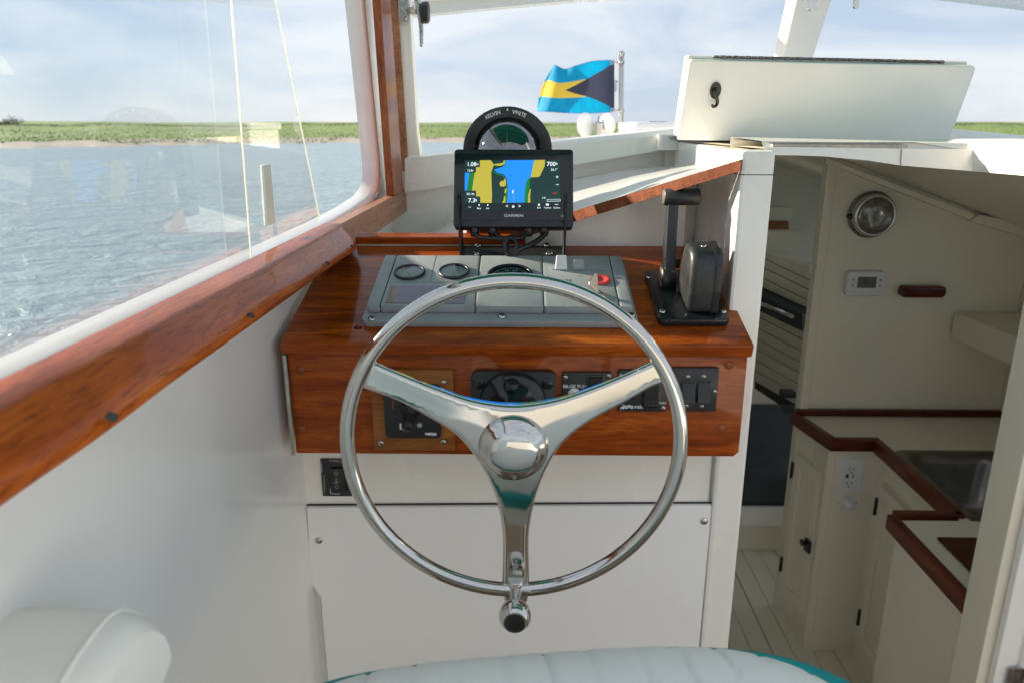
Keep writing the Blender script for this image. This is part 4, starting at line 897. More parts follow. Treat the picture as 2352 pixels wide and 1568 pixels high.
# bilge pump switches
def bilge(label, ox, rockerx, extra):
    root = thing('pump_switch', label, 'switch panel', FM @ Vector((*V(*ZR([(460+ox, 430)])[0]), 0)))
    plate(root, 'plate', ZR([(190+ox, 225-ox*.04), (738+ox, 215-ox*.04), (735+ox, 645), (205+ox, 645)]), .002, blackp, .003, .001)
    for x, y in ((232, 272), (703, 258), (242, 608), (690, 605)):
        (px, py), = ZR([(x+ox, y-ox*.03 if y < 400 else y)]); v = V(px, py, .002); screw(root, FM, v[0], v[1], .002, .0038, chrome)
    xa, xb, ya_, yb_ = plate(root, 'rocker_frame', ZR([(rockerx-96, 255), (rockerx+96, 255), (rockerx+90, 605), (rockerx-90, 605)]), .0045, blackg, .002, .0006, .0022)
    bm = new(); hexa(bm, [(xa+.002, ya_+.002, .0045), (xb-.002, ya_+.002, .0045), (xb-.002, yb_-.002, .0045), (xa+.002, yb_-.002, .0045), (xa+.002, ya_+.002, .006), (xb-.002, ya_+.002, .006), (xb-.002, yb_-.002, .013), (xa+.002, yb_-.002, .013)], .001, FM); obj('rocker', bm, blackp, root)
    bm = new()
    for i in range(4):
        for j in range(2):
            bm.faces.new([bm.verts.new(FM @ Vector((xa+.005+(xb-xa-.01)*i/3+a, ya_+.006+.006*j+b__, .0078+.0012*j))) for a, b__ in circ(0, 0, .0006, 6)])
    obj('grip_dots', bm, lettergrey, root)
    (px, py), = ZR([(330+ox, 455)]); v = V(px, py, .003); bm = new(); lathe(bm, [(0, .005), (.004, .0045), (.006, .0015), (.0095, .0012), (.0095, 0)], 20, FM @ Matrix.Translation((v[0], v[1], .002))); obj('indicator_lamp', bm, whitep if ox == 0 else blackg, root)
    bm = new(); (px, py), = ZR([(352+ox, 372)]); v = V(px, py, .0025); text(bm, 'BILGE PUMP', .0076, FM, v[0], v[1], .0022, bold=.006)
    (px, py), = ZR([(970+ox-608, 592)]); v = V(px, py, .0025); text(bm, 'rule', .0085, FM, v[0]+.002, v[1], .0022, bold=.02, align='LEFT')
    for j in range(3):
        tube(bm, [FM @ Vector((v[0]-.0165+.0165*k/8, v[1]+.0012*sin(k*1.55)-.0018+.0018*j, .0024)) for k in range(9)], .0006, 5)
    if extra:
        for s, x, y in (('MAN', 1290, 553),):
            (px, py), = ZR([(x, y)]); v = V(px, py, .0025); text(bm, s, .0052, FM, v[0], v[1], .0022)
    obj('lettering', bm, letter, root)
bilge('black bilge pump switch plate next to the steering unit', 0, 556, False)
bilge('black switch plate with wavy maker mark beside the double rocker plate', 608, 1168, True)
# double rocker plate
root = thing('rocker_switch_plate', 'square black plate with two rockers at the console end', 'switch panel', FM @ Vector((*V(1597, 895), 0)))
plate(root, 'plate', ZR([(1392, 175), (1905, 170), (1880, 645), (1400, 645)]), .004, blackp, .0015, .0022)
for x in (1568, 1738):
    xa, xb, ya_, yb_ = plate(root, 'rocker_frame', ZR([(x-84, 310), (x+84, 310), (x+80, 540), (x-80, 540)]), .006, blackg, .001, .0005, .0042)
    bm = new(); hexa(bm, [(xa+.001, ya_+.001, .006), (xb-.001, ya_+.001, .006), (xb-.001, yb_-.001, .006), (xa+.001, yb_-.001, .006), (xa+.0015, ya_+.001, .016), (xb-.0015, ya_+.001, .016), (xb-.0015, yb_-.003, .008), (xa+.0015, yb_-.003, .008)], .001, FM); obj('rocker', bm, blackp, root)
for x, y in ((1568, 266), (1738, 262), (1548, 580), (1716, 584), (1856, 427), (1440, 430)):
    (px, py), = ZR([(x, y)]); v = V(px, py, .004); screw(root, FM, v[0], v[1], .0042, .0036, steel)
bm = new(); (px, py), = ZR([(1660, 222)]); v = V(px, py, .004); text(bm, 'BOW  DOWN', .0066, FM, v[0], v[1], .0042, sx=1.25); obj('lettering', bm, simple('faded_lettering', (.06, .07, .075), .5), root)
# windlass switch on the lower bulkhead
root = thing('windlass_switch', 'worn black anchor windlass switch on the white bulkhead', 'switch panel', WM @ Vector((*onf(WM, 770, 1095), 0)))
ZW = Zc(760, 1100, .10204); W_ = lambda x, y, h: onf(WM, *ZW([(x, y)])[0], h)
a = W_(430, 455, .004); b_ = W_(470, 1365, .004); xw0 = (a[0]+b_[0])/2-.002
bm = new(); prism(bm, rrect(xw0, xw0+.052, b_[1], a[1], .003), .0003, .004, .0012, WM); obj('plate', bm, blackworn, root)
a = W_(640, 665, .006); b_ = W_(655, 1260, .006)
bm = new(); prism(bm, rrect(a[0], a[0]+.025, b_[1], a[1], .003), .0042, .010, .002, WM); rk_ = shade(obj('rocker', bm, blackp, root))
bm = new(); v = W_(615, 498, .004); text(bm, 'WINDLASS', .0062, WM, v[0], v[1], .0042, align='LEFT')
def outl(pts, h=.0102):
    q = [WM @ Vector((*W_(x, y, h), h+.0002)) for x, y in pts]; tube(bm, q+[q[0]], .00045, 5)
outl([(730, 805), (785, 755), (835, 805), (812, 805), (812, 858), (757, 858), (757, 805)]); outl([(755, 1140), (775, 1140), (775, 1105), (830, 1105), (830, 1140), (852, 1140), (803, 1185)])
q = lambda x, y: WM @ Vector((*W_(x, y, .0102), .0104))
tube(bm, [q(790, 930), q(790, 1040)], .0006, 5); tube(bm, [q(725, 1000), q(745, 1028), q(790, 1042), (q(835, 1028)), q(858, 1000)], .0006, 5); tube(bm, [q(768, 962), q(812, 962)], .0005, 5); tube(bm, [q(780, 935), q(790, 922), q(800, 935)], .0005, 5)
obj('lettering', bm, lettergrey, root)
bm = new(); q = lambda x, y: WM @ Vector((*W_(x, y, .0042), .0043))
tube(bm, [q(492, 830), q(492, 960), q(500, 1060), q(495, 1280)], .0004, 5); tube(bm, [q(640, 1180), q(655, 1290), q(700, 1302), q(880, 1308)], .0007, 5); tube(bm, [q(412, 500), q(425, 620), q(440, 780)], .0007, 5)
obj('paint_smear', bm, whitep, root)

# ================================================================== STEERING WHEEL
RW = .1955; TR = .0088
root = thing('steering_wheel', 'polished stainless three spoke steering wheel with spinner knob', 'steering wheel', wc)
bm = new(); tube(bm, [(wc.x+RW*cos(2*pi*k/96), wc.y, wc.z+RW*sin(2*pi*k/96)) for k in range(96)], TR, 20, True); obj('rim', bm, chrome, root)
SPM = frame((wc.x, wc.y, wc.z), (1, 0, 0), (0, 0, 1), (0, -1, 0))
ol = [(852, 836), (885, 846), (950, 872), (1020, 898), (1090, 919), (1178, 929), (1270, 919), (1350, 895), (1420, 868), (1485, 840), (1512, 832), (1532, 874), (1500, 888), (1440, 922), (1375, 955), (1320, 990), (1280, 1030), (1250, 1085), (1228, 1150), (1215, 1230), (1211, 1382), (1158, 1382), (1154, 1230), (1141, 1150), (1116, 1085), (1080, 1030), (1040, 990), (980, 955), (915, 921), (846, 896), (826, 886)]
ol = [Vector(onf(SPM, x, y)) for x, y in ol]
dense = []; no = len(ol)
for i in range(no):                                # closed smooth outline
    a, b_, c, d = ol[i-1], ol[i], ol[(i+1) % no], ol[(i+2) % no]; k = max(2, int((c-b_).length/.0022))
    for j in range(k):
        t_ = j/k; dense.append(.5*((2*b_)+(c-a)*t_+(2*a-5*b_+4*c-d)*t_*t_+(3*b_-a-3*c+d)*t_**3))
for _ in range(4): dense = [(dense[i-1]+dense[i]*2+dense[(i+1) % len(dense)])/4 for i in range(len(dense))]
ne = len(dense); area = sum(dense[i-1].x*dense[i].y-dense[i].x*dense[i-1].y for i in range(ne)); sg = 1 if area > 0 else -1
nrm = [Vector((-(dense[(i+1) % ne]-dense[i-1]).y, (dense[(i+1) % ne]-dense[i-1]).x)).normalized()*sg for i in range(ne)]
def dish(p): return .010*max(0, 1-p.length/.17)**2
rings = []
for k in range(6):
    f = k/5; d_ = .0042*(1-cos(f*pi/2)); rings.append([(dense[i]+nrm[i]*d_, -.0045+.0060*sin(f*pi/2)) for i in range(ne)])
last = [p for p, z in rings[-1]]
def inside(p):
    c = False
    for i in range(ne):
        a, b_ = last[i], last[i-1]
        if (a.y > p.y) != (b_.y > p.y) and p.x < (b_.x-a.x)*(p.y-a.y)/(b_.y-a.y)+a.x: c = not c
    return c
pts_ = list(last); st_ = .005
for x in range(-42, 43):
    for y in range(-42, 43):
        p = Vector((x*st_, y*st_))
        if p.length < .20 and inside(p) and min((p-q).length_squared for q in last) > .003**2: pts_.append(p)
vv, ee, ff, *_ = geometry.delaunay_2d_cdt(pts_, [(i, (i+1) % ne) for i in range(ne)], [], 1, 1e-6)
bm = new(); fv = [bm.verts.new((p.x, p.y, .0015+dish(p))) for p in vv]
for f in ff: bm.faces.new([fv[i] for i in f]).smooth = True
prev = [bm.verts.new((p.x, p.y, z+dish(p))) for p, z in rings[0]]; first = prev
for r_ in rings[1:-1]:
    cur = [bm.verts.new((p.x, p.y, z+dish(p))) for p, z in r_]
    for i in range(ne): bm.faces.new((prev[i-1], prev[i], cur[i], cur[i-1])).smooth = True
    prev = cur
lastv = [min(fv, key=lambda v: (v.co.x-p.x)**2+(v.co.y-p.y)**2) for p in last]
for i in range(ne):
    if lastv[i-1] is not lastv[i]: bm.faces.new((prev[i-1], prev[i], lastv[i], lastv[i-1])).smooth = True
bot = [bm.verts.new((v.co.x, v.co.y, -.007)) for v in first]
for i in range(ne): bm.faces.new((first[i-1], bot[i-1], bot[i], first[i])).smooth = False
bm.faces.new(bot[::-1])
bm.transform(SPM); bmesh.ops.recalc_face_normals(bm, faces=bm.faces); obj('spokes', bm, chrome, root)
hr = .0385
bm = new(); lathe(bm, [(.041, -.016), (.0415, .003), (.0405, .010), (.037, .0165), (.033, .0185), (.0305, .021), (.0275, .026), (.0255, .0268), (.02, .0285), (.012, .0298), (0, .0303)], 56, SPM); obj('hub_cap', bm, chrome, root)
# spinner knob
kb = Vector((wc.x+.003, wc.y, wc.z-RW)); KX = frame(kb, (1, 0, 0), (0, 0, 1), (0, -1, 0))
bm = new(); prof = [(0, 0), (.0085, 0), (.0078, .012), (.0075, .032)]
for a in range(-62, 52, 8): prof.append((.0192*cos(radians(a)), .0515+.0192*sin(radians(a))))
prof += [(.0132, .0655), (.0125, .0652), (.0, .0652)]
lathe(bm, prof, 40, KX); obj('knob', bm, chrome, root)
bm = new(); lathe(bm, [(0, .0660), (.0130, .0658), (.0134, .0654)], 32, KX); obj('knob_cap', bm, blackp, root)
bm = new(); tube(bm, [kb+Vector((0, .002, 0)), kb+Vector((0, -.002, .018))], .010, 14); obj('knob_clamp', bm, chrome, root)

# ================================================================== SEATS
root = thing('helm_chair', 'white ribbed vinyl helm chair with teal piping', 'chair', (.05, .3, SOLE))
za = radians(7.0); SMt = frame((.046, .425, 1.622), (cos(za), sin(za), 0), (-sin(za), cos(za), 0), (0, 0, 1))
def seat_h(u, v):    # u -1..1 across, v -1..1 fore-aft
    r = (abs(u)**4.2+abs(v)**4.2)**(1/4.2); return .085*math.sqrt(max(0, 1-r**3.2))
HWu, HWv = .316, .235
nu = 120; bm = new(); P = []
for i in range(nu+1):
    row = []; u = -1+2*i/nu
    for j in range(41):
        v = -1+2*j/40
        # map the square to a superellipse
        a = math.atan2(v, u); m_ = max(abs(u), abs(v)); rr = m_/(((abs(cos(a))**3.6+abs(sin(a))**3.6)**(1/3.6)) or 1)
        uu, vv_ = rr*cos(a), rr*sin(a)
        h = .080*math.sqrt(max(0, 1-min(1, m_)**4.6))
        x_ = uu*HWu; g_ = abs(((x_/.0435) % 1)-.5)
        groove = .0035*math.exp(-((.5-g_)/.05)**2)*min(1, h/.02)
        row.append(SMt @ Vector((x_, vv_*HWv, h-groove+.015)))
    P.append(row)
grid(bm, P); bmesh.ops.recalc_face_normals(bm, faces=bm.faces); obj('cushion', bm, vinyl, root)
rim = []
for k in range(96):
    a = 2*pi*k/96; rr = 1/((abs(cos(a))**3.6+abs(sin(a))**3.6)**(1/3.6)); rim.append(SMt @ Vector((rr*cos(a)*(HWu+.004), rr*sin(a)*(HWv-.012), .040)))
bm = new(); tube(bm, rim, .0105, 10, True); obj('piping', bm, teal, root)
bm = new(); lathe(bm, [(0, 0), (1, 0), (1, .03), (0, .03)], 4, SMt @ Matrix.Translation((0, 0, -.02)) @ Matrix.Diagonal((.24, .22, 1, 1)) @ Matrix.Rotation(pi/4, 4, 'Z'), 0, False); obj('base_board', bm, whitep, root)
bm = new(); tube(bm, [(.045, .38, SOLE), (.045, .38, 1.585)], .04, 20); obj('pedestal', bm, steel, root)
# side bolster
root = thing('armrest', 'pale vinyl padded bolster with rounded end by the side wall', 'armrest', (-.33, .5, 1.4))
o1 = [(-40, 1620), (-60, 1540), (0, 1462), (60, 1415), (130, 1390), (200, 1382), (285, 1378), (350, 1390), (385, 1412), (405, 1470), (402, 1486), (372, 1580), (330, 1640)]
bm = new(); prof = []
endp = [atx(x, y, -.285) for x, y in ((405, 1478), (398, 1440), (385, 1412), (362, 1398), (340, 1396), (318, 1408), (290, 1440), (255, 1490), (225, 1540), (190, 1610), (150, 1720), (330, 1720), (375, 1560))]
yc_ = sum(p.y for p in endp)/len(endp)
def arm_pts(dx, s):
    c = Vector((0, endp[3].y-.03, endp[3].z-.08)); return [Vector((p.x+dx, c.y+(p.y-c.y)*s, c.z+(p.z-c.z)*s)) for p in endp]
rows = [arm_pts(d, s) for d, s in ((0.0, .80), (-.003, .86), (-.009, .92), (-.018, .965), (-.030, .99), (-.045, 1.0), (-.095, 1.0))]
rows = [r + [r[0]] for r in rows]
grid(bm, rows); bm.faces.new([bm.verts.new(p) for p in rows[0][:-1]]); bmesh.ops.recalc_face_normals(bm, faces=bm.faces); obj('cushion', bm, vinylcream, root)
bm = new(); tube(bm, spline([p+Vector((.0005, 0, .0005)) for p in arm_pts(-.022, .978)[:11]], 5), .0018, 8); obj('piping', bm, vinylcream, root)

# ================================================================== CABIN (galley)
YG = 2.10; CZ = 1.367
XPL = aty(1870, 700, YG).x-.002
def dh_z(X): return 2.166 if X < .6 else (2.166-.15*(X-.6) if X < .8 else 2.136-.36*(X-.8))
bm = new(); slab(bm, [(XPL, YG, .45), (1.75, YG, .45)]+[(x, YG, dh_z(x)-.001) for x in (1.75, 1.3, .95, .8, XPL)], (0, .02, 0))
root = thing('galley_partition', 'cream galley partition carrying the lamp and thermostat', 'wall', (1.1, YG, .6))
obj('panel', bm, cream, root)
bm = new(); box(bm, XPL-.008, XPL+.018, YG-.008, YG+.03, .45, dh_z(XPL)-.008, .003); obj('edge_strip', bm, cream, root)
bm = new(); a = [aty(x, y, YG-.001) for x, y in ((1895, 362), (2235, 492), (2230, 508), (1890, 374))]; slab(bm, a, (0, -.018, 0), .003); obj('deck_cleat', bm, cream, root)
bm = new(); a = [aty(x, y, YG-.001) for x, y in ((2235, 490), (2400, 525), (2400, 560), (2215, 506))]; slab(bm, a, (0, -.03, 0), .003); obj('deck_cleat', bm, cream, root)
# cabin deckhead, hull side and sole
def dh_z(X): return 2.166 if X < .6 else (2.166-.15*(X-.6) if X < .8 else 2.136-.36*(X-.8))
DX = [.372, .45, .6, .7, .8, .95, 1.1, 1.3, 1.5, 1.7]
bm = new(); grid(bm, [[(x, 1.2+2.05*j/6, dh_z(x)) for j in range(7)] for x in DX], 0, False); bmesh.ops.delete(bm, geom=[f for f in bm.faces if .45 < f.calc_center_median().x < .8 and 2.55 < f.calc_center_median().y < 2.95], context='FACES'); tag(obj('deckhead', bm, cream), 'cream deckhead sloping down over the galley', 'ceiling')  # matching hole under the added skylight
bm = new(); hexa(bm, [(1.30, 1.16, .6), (1.75, 1.16, .6), (1.75, 2.1, .6), (1.30, 2.1, .6), (1.55, 1.16, 2.1), (1.75, 1.16, 2.1), (1.75, 2.1, 2.1), (1.50, 2.1, 2.1)]); bm.free(); bm = new()
box(bm, 1.42, 1.5, .9, 2.099, .6, 1.70); box(bm, 1.42, 1.5, 1.80, 2.099, 1.70, 1.90); box(bm, 1.42, 1.5, .9, 1.25, 1.70, 1.90)  # gap left high in the hull side, added to let sky light in
tag(obj('hull_side', bm, cream), 'cream hull side rising behind the galley sink', 'wall')
bm = new(); zs0, zs1 = aty(2195, 775, 2.09).z, aty(2195, 718, 2.09).z; xs0 = aty(2185, 775, 2.09).x
hexa(bm, [(xs0, 2.095, zs0), (1.6, 2.095, zs0), (1.6, 1.2, zs0), (xs0+.02, 1.2, zs0), (xs0, 2.095, zs1), (1.6, 2.095, zs1), (1.6, 1.2, zs1), (xs0+.02, 1.2, zs1)], .004)
tag(obj('galley_shelf', bm, cream), 'cream locker shelf front on the hull side above the sink', 'shelf')
SZ = .68
root = thing('cabin_sole', None, None, (.6, 1.7, SZ)); root['kind'] = 'structure'
for i in range(12):
    x = .38+.062*i; bm = new(); box(bm, x+.0008, x+.0605, 1.10, 3.2, SZ-.02, SZ-.001*(i % 3), .0012); obj('plank', bm, cream, root)
bm = new(); box(bm, .33, 1.7, .9, 3.2, SZ-.03, SZ-.006); obj('plank_gap', bm, seal, root)
# counter
root = thing('galley_counter', 'cream galley counter edged with dark red mahogany', 'counter', (1.1, 1.6, SZ))
bm = new(); e = .0
prism(bm, [(.81, YG-.001), (.852, 1.8905), (1.42, 1.8905), (1.42, YG-.001)], CZ-.03, CZ)
for x0_, x1_, y0_, y1_ in ((.962, 1.42, 1.832, 1.89), (.962, .984, 1.472, 1.832), (1.262, 1.42, 1.472, 1.832), (.808, 1.42, 1.172, 1.472)): box(bm, x0_, x1_, y0_, y1_, CZ-.03, CZ)
obj('counter_top', bm, cream, root)
bm = new(); box(bm, .845, 1.5, 1.905, YG-.002, SZ, CZ-.031); box(bm, .985, 1.5, 1.49, 1.9045, SZ, CZ-.19); box(bm, .985, 1.0, 1.485, 1.905, CZ-.19, CZ-.031); box(bm, .832, 1.5, 1.175, 1.484, SZ, CZ-.031); obj('cabinet', bm, cream, root)
def fiddle(a, b_, h=.036, up=.010, w_=.02, mat=woodredy):
    a = Vector((*a, 0)); b_ = Vector((*b_, 0)); d = (b_-a).normalized(); nn = Vector((-d.y, d.x, 0))*w_
    bm = new(); hexa(bm, [Vector((p.x, p.y, z)) for z in (CZ+up-h, CZ+up) for p in (a, b_, b_+nn, a+nn)], .003); obj('fiddle_rail', bm, mat, root)
fiddle((.800, 2.095), (.842, 1.888)); fiddle((.8425, 1.888), (.9765, 1.888), mat=woodred); fiddle((.9575, 1.8875), (.9575, 1.482)); fiddle((.975, 1.4815), (.8245, 1.4815), w_=-.02, mat=woodred)
fiddle((.8035, 1.4825), (.8035, 1.165))
bm = new(); box(bm, .815, 1.5, YG-.018, YG-.0015, CZ+.0005, CZ+.020, .002); obj('back_rail', bm, woodred, root)
# cabinet doors on the two port-facing fronts
def cdoor(o, d, u0, u1, z0, z1, hinges, knob):
    d = Vector((*d, 0)).normalized(); DM = frame(o, d, (0, 0, 1), d.cross(Vector((0, 0, 1))))
    if (DM.to_3x3() @ Vector((0, 0, 1))).x > 0: DM = frame(o, d, (0, 0, 1), -d.cross(Vector((0, 0, 1))))
    bm = new(); box(bm, u0-.006, u1+.006, z0-.006, z1+.006, .0005, .004, .001, DM); dr = obj('door_frame', bm, cream, root)
    bm = new(); st2 = .032
    for a in ((u0, u1, z1-st2, z1), (u0, u1, z0, z0+st2), (u0, u0+st2, z0+st2, z1-st2), (u1-st2, u1, z0+st2, z1-st2)): box(bm, a[0], a[1], a[2], a[3], .0045, .016, .002, DM)
    box(bm, u0+st2, u1-st2, z0+st2, z1-st2, .0045, .008, 0, DM)
    obj('door', bm, cream, root)
    for z in hinges:
        bm = new(); box(bm, u0-.010, u0+.004, z-.024, z+.024, .012, .0185, .001, DM); tube(bm, [DM @ Vector((u0-.003, z-.026, .019)), DM @ Vector((u0-.003, z+.026, .019))], .003, 8); obj('hinge', bm, bronze, dr)
    if knob:
        bm = new(); lathe(bm, [(0, 0), (.005, 0), (.005, .012), (.010, .016), (.010, .02), (0, .022)], 16, DM @ Matrix.Translation((knob[0], knob[1], .016))); box(bm, knob[0]-.006, knob[0]+.022, knob[1]-.028, knob[1]+.012, .016, .024, .003, DM); obj('latch_knob', bm, bronze, dr)
ab = (Vector((.866, 1.905))-Vector((.826, YG)))
bm = new(); hexa(bm, [(.826, YG-.001, SZ), (.866, 1.9, SZ), (.90, 1.9, SZ), (.90, YG-.001, SZ), (.826, YG-.001, CZ-.031), (.866, 1.9, CZ-.031), (.90, 1.9, CZ-.031), (.90, YG-.001, CZ-.031)]); obj('cabinet_front', bm, cream, root)
cdoor((.826, YG, 0), ab, .030, .170, SZ+.10, CZ-.115, (CZ-.17, SZ+.19), (.145, 1.02))
cdoor((.985, 1.905, 0), (.0, -1), .06, .36, SZ+.08, CZ-.105, (CZ-.17, SZ+.16), None)
# sink
sxa, sxb, sya, syb = .984, 1.262, 1.472, 1.832
root = thing('sink', 'stainless steel galley sink let into the cream counter', 'sink', (1.12, 1.65, CZ-.16))
rings = []
for inset, z, r in ((-.006, CZ+.0015, .03), (-.004, CZ+.004, .03), (.014, CZ+.003, .035), (.022, CZ-.002, .04), (.028, CZ-.02, .045), (.036, CZ-.13, .05), (.055, CZ-.15, .05), (.09, CZ-.155, .05)):
    rings.append([(x, y, z) for x, y in rrect(sxa+inset, sxb-inset, sya+inset, syb-inset, r, 6)])
bm = new(); grid(bm, [r+[r[0]] for r in rings]); bm.faces.new([bm.verts.new(p) for p in rings[-1]]); bmesh.ops.recalc_face_normals(bm, faces=bm.faces); bmesh.ops.reverse_faces(bm, faces=[f for f in bm.faces if False]); obj('basin', bm, brushed, root)
bm = new(); lathe(bm, [(0, 0), (.02, .001), (.024, .0025), (.03, .001)], 24, Matrix.Translation((1.12, 1.65, CZ-.1545))); obj('drain', bm, steel, root)
bm = new(); box(bm, .868, 1.3, 1.205, 1.395, CZ+.0008, CZ+.006, .002); tag(obj('cutting_board', bm, woodbrown), 'dark brown cutting board lying on the counter', 'board')
# lamp, thermostat, grab block
LM = frame((0, YG, 0), (1, 0, 0), (0, 0, 1), (0, -1, 0)); T = lambda x, y, h=0: onf(LM, x, y, h)
c = T(2003, 494, .01); root = thing('dome_lamp', 'round chromed dome lamp with ribbed lens on the partition', 'lamp', LM @ Vector((c[0], c[1], 0)))
LC = LM @ Matrix.Translation((c[0], c[1], 0)); rl = .064
bm = new(); lathe(bm, [(0, .0005), (rl, .0005), (rl+.001, .006), (rl*.98, .009), (rl*.95, .0095)], 44, LC); obj('base_ring', bm, hingemat, root)
bm = new(); lathe(bm, [(rl*.93, .0095), (rl*.92, .024), (rl*.88, .032), (rl*.80, .034), (rl*.78, .031)], 44, LC); obj('rim', bm, steel, root)
bm = new(); lathe(bm, [(rl*.79, .030), (rl*.7, .037), (rl*.66, .0365), (rl*.58, .041), (rl*.54, .0403), (rl*.44, .044), (rl*.40, .0433), (rl*.28, .046), (rl*.24, .0452), (0, .047)], 44, LC); obj('lens', bm, lens, root)
bm = new(); lathe(bm, [(0, .0), (.008, .0), (.008, .012), (.005, .014), (0, .014)], 14, LC @ Matrix.Translation((-rl*.93, -.004, .004))); obj('switch_button', bm, darkcard, root)
c = T(1985, 652, .01); root = thing('thermostat', 'small white wall thermostat with grey display', 'thermostat', LM @ Vector((c[0], c[1], 0)))
bm = new(); prism(bm, rrect(c[0]-.054, c[0]+.054, c[1]-.034, c[1]+.036, .010), .0005, .022, .005, LM); shade(obj('case', bm, whitep, root))
bm = new(); prism(bm, [(c[0]-.025, c[1]-.010), (c[0]+.028, c[1]-.010), (c[0]+.028, c[1]+.022), (c[0]-.025, c[1]+.022)], .0215, .0226, .0003, LM); dsp = obj('display', bm, lcd, root)
bm = new(); text(bm, '83', .018, LM, c[0], c[1]+.007, .0228, bold=.01); obj('digits', bm, letterdark, dsp)
for du, dv in ((-.037, .013), (-.037, -.003), (.040, .013), (.040, -.003)):
    bm = new(); prism(bm, circ(c[0]+du, c[1]+dv, .0042, 16), .0215, .0236, .0006, LM); obj('button', bm, lettergrey, root)
bm = new(); box(bm, c[0]-.052, c[0]+.052, c[1]-.0215, c[1]-.0208, .0215, .0222, 0, LM); obj('seam', bm, lettergrey, root)
c = T(2119, 670, .02); bm = new(); prism(bm, rrect(c[0]-.062, c[0]+.062, c[1]-.016, c[1]+.016, .012), .0005, .032, .007, LM, 0, 3)
tag(shade(obj('grab_block', bm, woodred)), 'dark red wooden grab block beside the thermostat', 'handle')
# outlet and plug on the aft-facing cabinet end
OM = frame((0, 1.905, 0), (1, 0, 0), (0, 0, 1), (0, -1, 0)); T2 = lambda x, y, h=0: onf(OM, x, y, h)
c = T2(1952, 1091, .004); root = thing('power_outlet', 'white double power outlet plate under the counter corner', 'outlet', OM @ Vector((c[0], c[1], 0)))
bm = new(); prism(bm, rrect(c[0]-.034, c[0]+.034, c[1]-.053, c[1]+.053, .004), .0005, .0055, .0015, OM); obj('cover_plate', bm, whitep, root)
bm = new(); prism(bm, rrect(c[0]-.0165, c[0]+.0165, c[1]-.033, c[1]+.033, .002), .0055, .0075, .0006, OM); soc = obj('socket_face', bm, whitep, root)
bm = new()
for dv in (.022, -.022):
    for du in (-.006, .006): box(bm, c[0]+du-.0011, c[0]+du+.0011, c[1]+dv-.004, c[1]+dv+.004, .0075, .0079, 0, OM)
    prism(bm, circ(c[0], c[1]+dv-.010, .0024, 10), .0075, .0079, 0, OM)
box(bm, c[0]-.012, c[0]-.005, c[1]-.006, c[1]+.006, .0075, .0079, 0, OM); box(bm, c[0]+.006, c[0]+.009, c[1]-.006, c[1]+.006, .0075, .0079, 0, OM)
obj('slots', bm, darkcard, soc)
c = T2(1946, 1153, .004); root = thing('shore_socket', 'round white capped socket below the power outlet', 'socket', OM @ Vector((c[0], c[1], 0)))
bm = new(); prism(bm, rrect(c[0]-.030, c[0]+.030, c[1]-.019, c[1]+.019, .006), .0005, .004, .001, OM); obj('plate', bm, whitep, root)
bm = new(); lathe(bm, [(0, 0), (.017, 0), (.016, .006), (.012, .012), (.011, .024), (0, .025)], 18, OM @ Matrix.Translation((c[0], c[1], .004))); obj('cap', bm, whitep, root)
for s_ in (-1, 1): screw(root, OM, c[0]+s_*.025, c[1], .004, .003, steel)
# fore cabin seen past the partition: planked hull side, shelf, berth
root = thing('hull_ceiling', 'dim cream planked hull side in the fore cabin', 'wall', (.9, 2.8, 1.0))
ZH = lambda x, y: (1672+x*.3633, 349+y*.3633)
def two(l, r): return aty(1672+l[0]*.3633, 349+l[1]*.3633, 3.05), aty(1672+r[0]*.3633, 349+r[1]*.3633, 2.55)
L_y = [640, 680, 740, 805, 870]; R_y = [690, 790, 852, 925, 975]
L2 = [985, 1060, 1135, 1205, 1270, 1345, 1410, 1480]; R2 = [1085, 1185, 1262, 1338, 1408, 1480, 1552, 1625]
for Ls, Rs in ((L_y, R_y), (L2, R2)):
    for i in range(len(Ls)-1):
        a, b_ = two((150, Ls[i]-40+3), (520, Rs[i]+25+3)); c, d = two((150, Ls[i+1]-40-3), (520, Rs[i+1]+25-3))
        bm = new(); slab(bm, [a, b_, d, c], (.02, .02, 0), .003); obj('plank', bm, cream, root)
a, b_ = two((150, 625), (520, 730)); c, d = two((150, 1500), (520, 1750)); off_ = Vector((.018, .018, 0))
bm = new(); slab(bm, [a+off_, b_+off_, d+off_, c+off_], (.02, .02, 0)); obj('backing', bm, seal, root)
a, b_ = two((150, 838), (520, 1000)); c, d = two((150, 942), (520, 1110)); bm = new(); slab(bm, [p+Vector((-.05, -.06, 0)) for p in (a, b_, d, c)], (.06, .06, 0), .006); obj('berth_shelf', bm, navy, root)
a, b_ = two((150, 885), (470, 1010)); bm = new(); tube(bm, [a+Vector((-.06, -.07, 0)), b_+Vector((-.06, -.07, 0))], .008, 8); obj('fiddle_tube', bm, steel, root)
for x0_, y0_, x1_, y1_, Y, m_ in ((150, 500, 460, 640, 3.0, cream), (150, 350, 405, 430, 3.1, cream), (150, 440, 385, 492, 3.1, woodpale)):
    a = [aty(*ZH(x, y), Y) for x, y in ((x0_, y0_), (x1_, y0_), (x1_, y1_), (x0_, y1_))]; bm = new(); slab(bm, a, (.0, .03, 0), .004); obj('locker_front', bm, m_, root)
bm = new(); box(bm, .33, 1.6, 3.2, 3.24, .5, 2.16); tag(obj('fore_bulkhead', bm, cream), 'dim cream bulkhead at the end of the fore cabin', 'bulkhead')
bm = new(); box(bm, .38, .44, 2.085, 3.2, .5, 2.16); tag(obj('fore_cabin_wall', bm, cream), 'cream side wall of the fore cabin', 'wall')
root = thing('berth', 'dark cushioned berth with white front board in the fore cabin', 'berth', (.7, 2.7, SZ))
zbr = aty(1735, 1170, 2.45).z
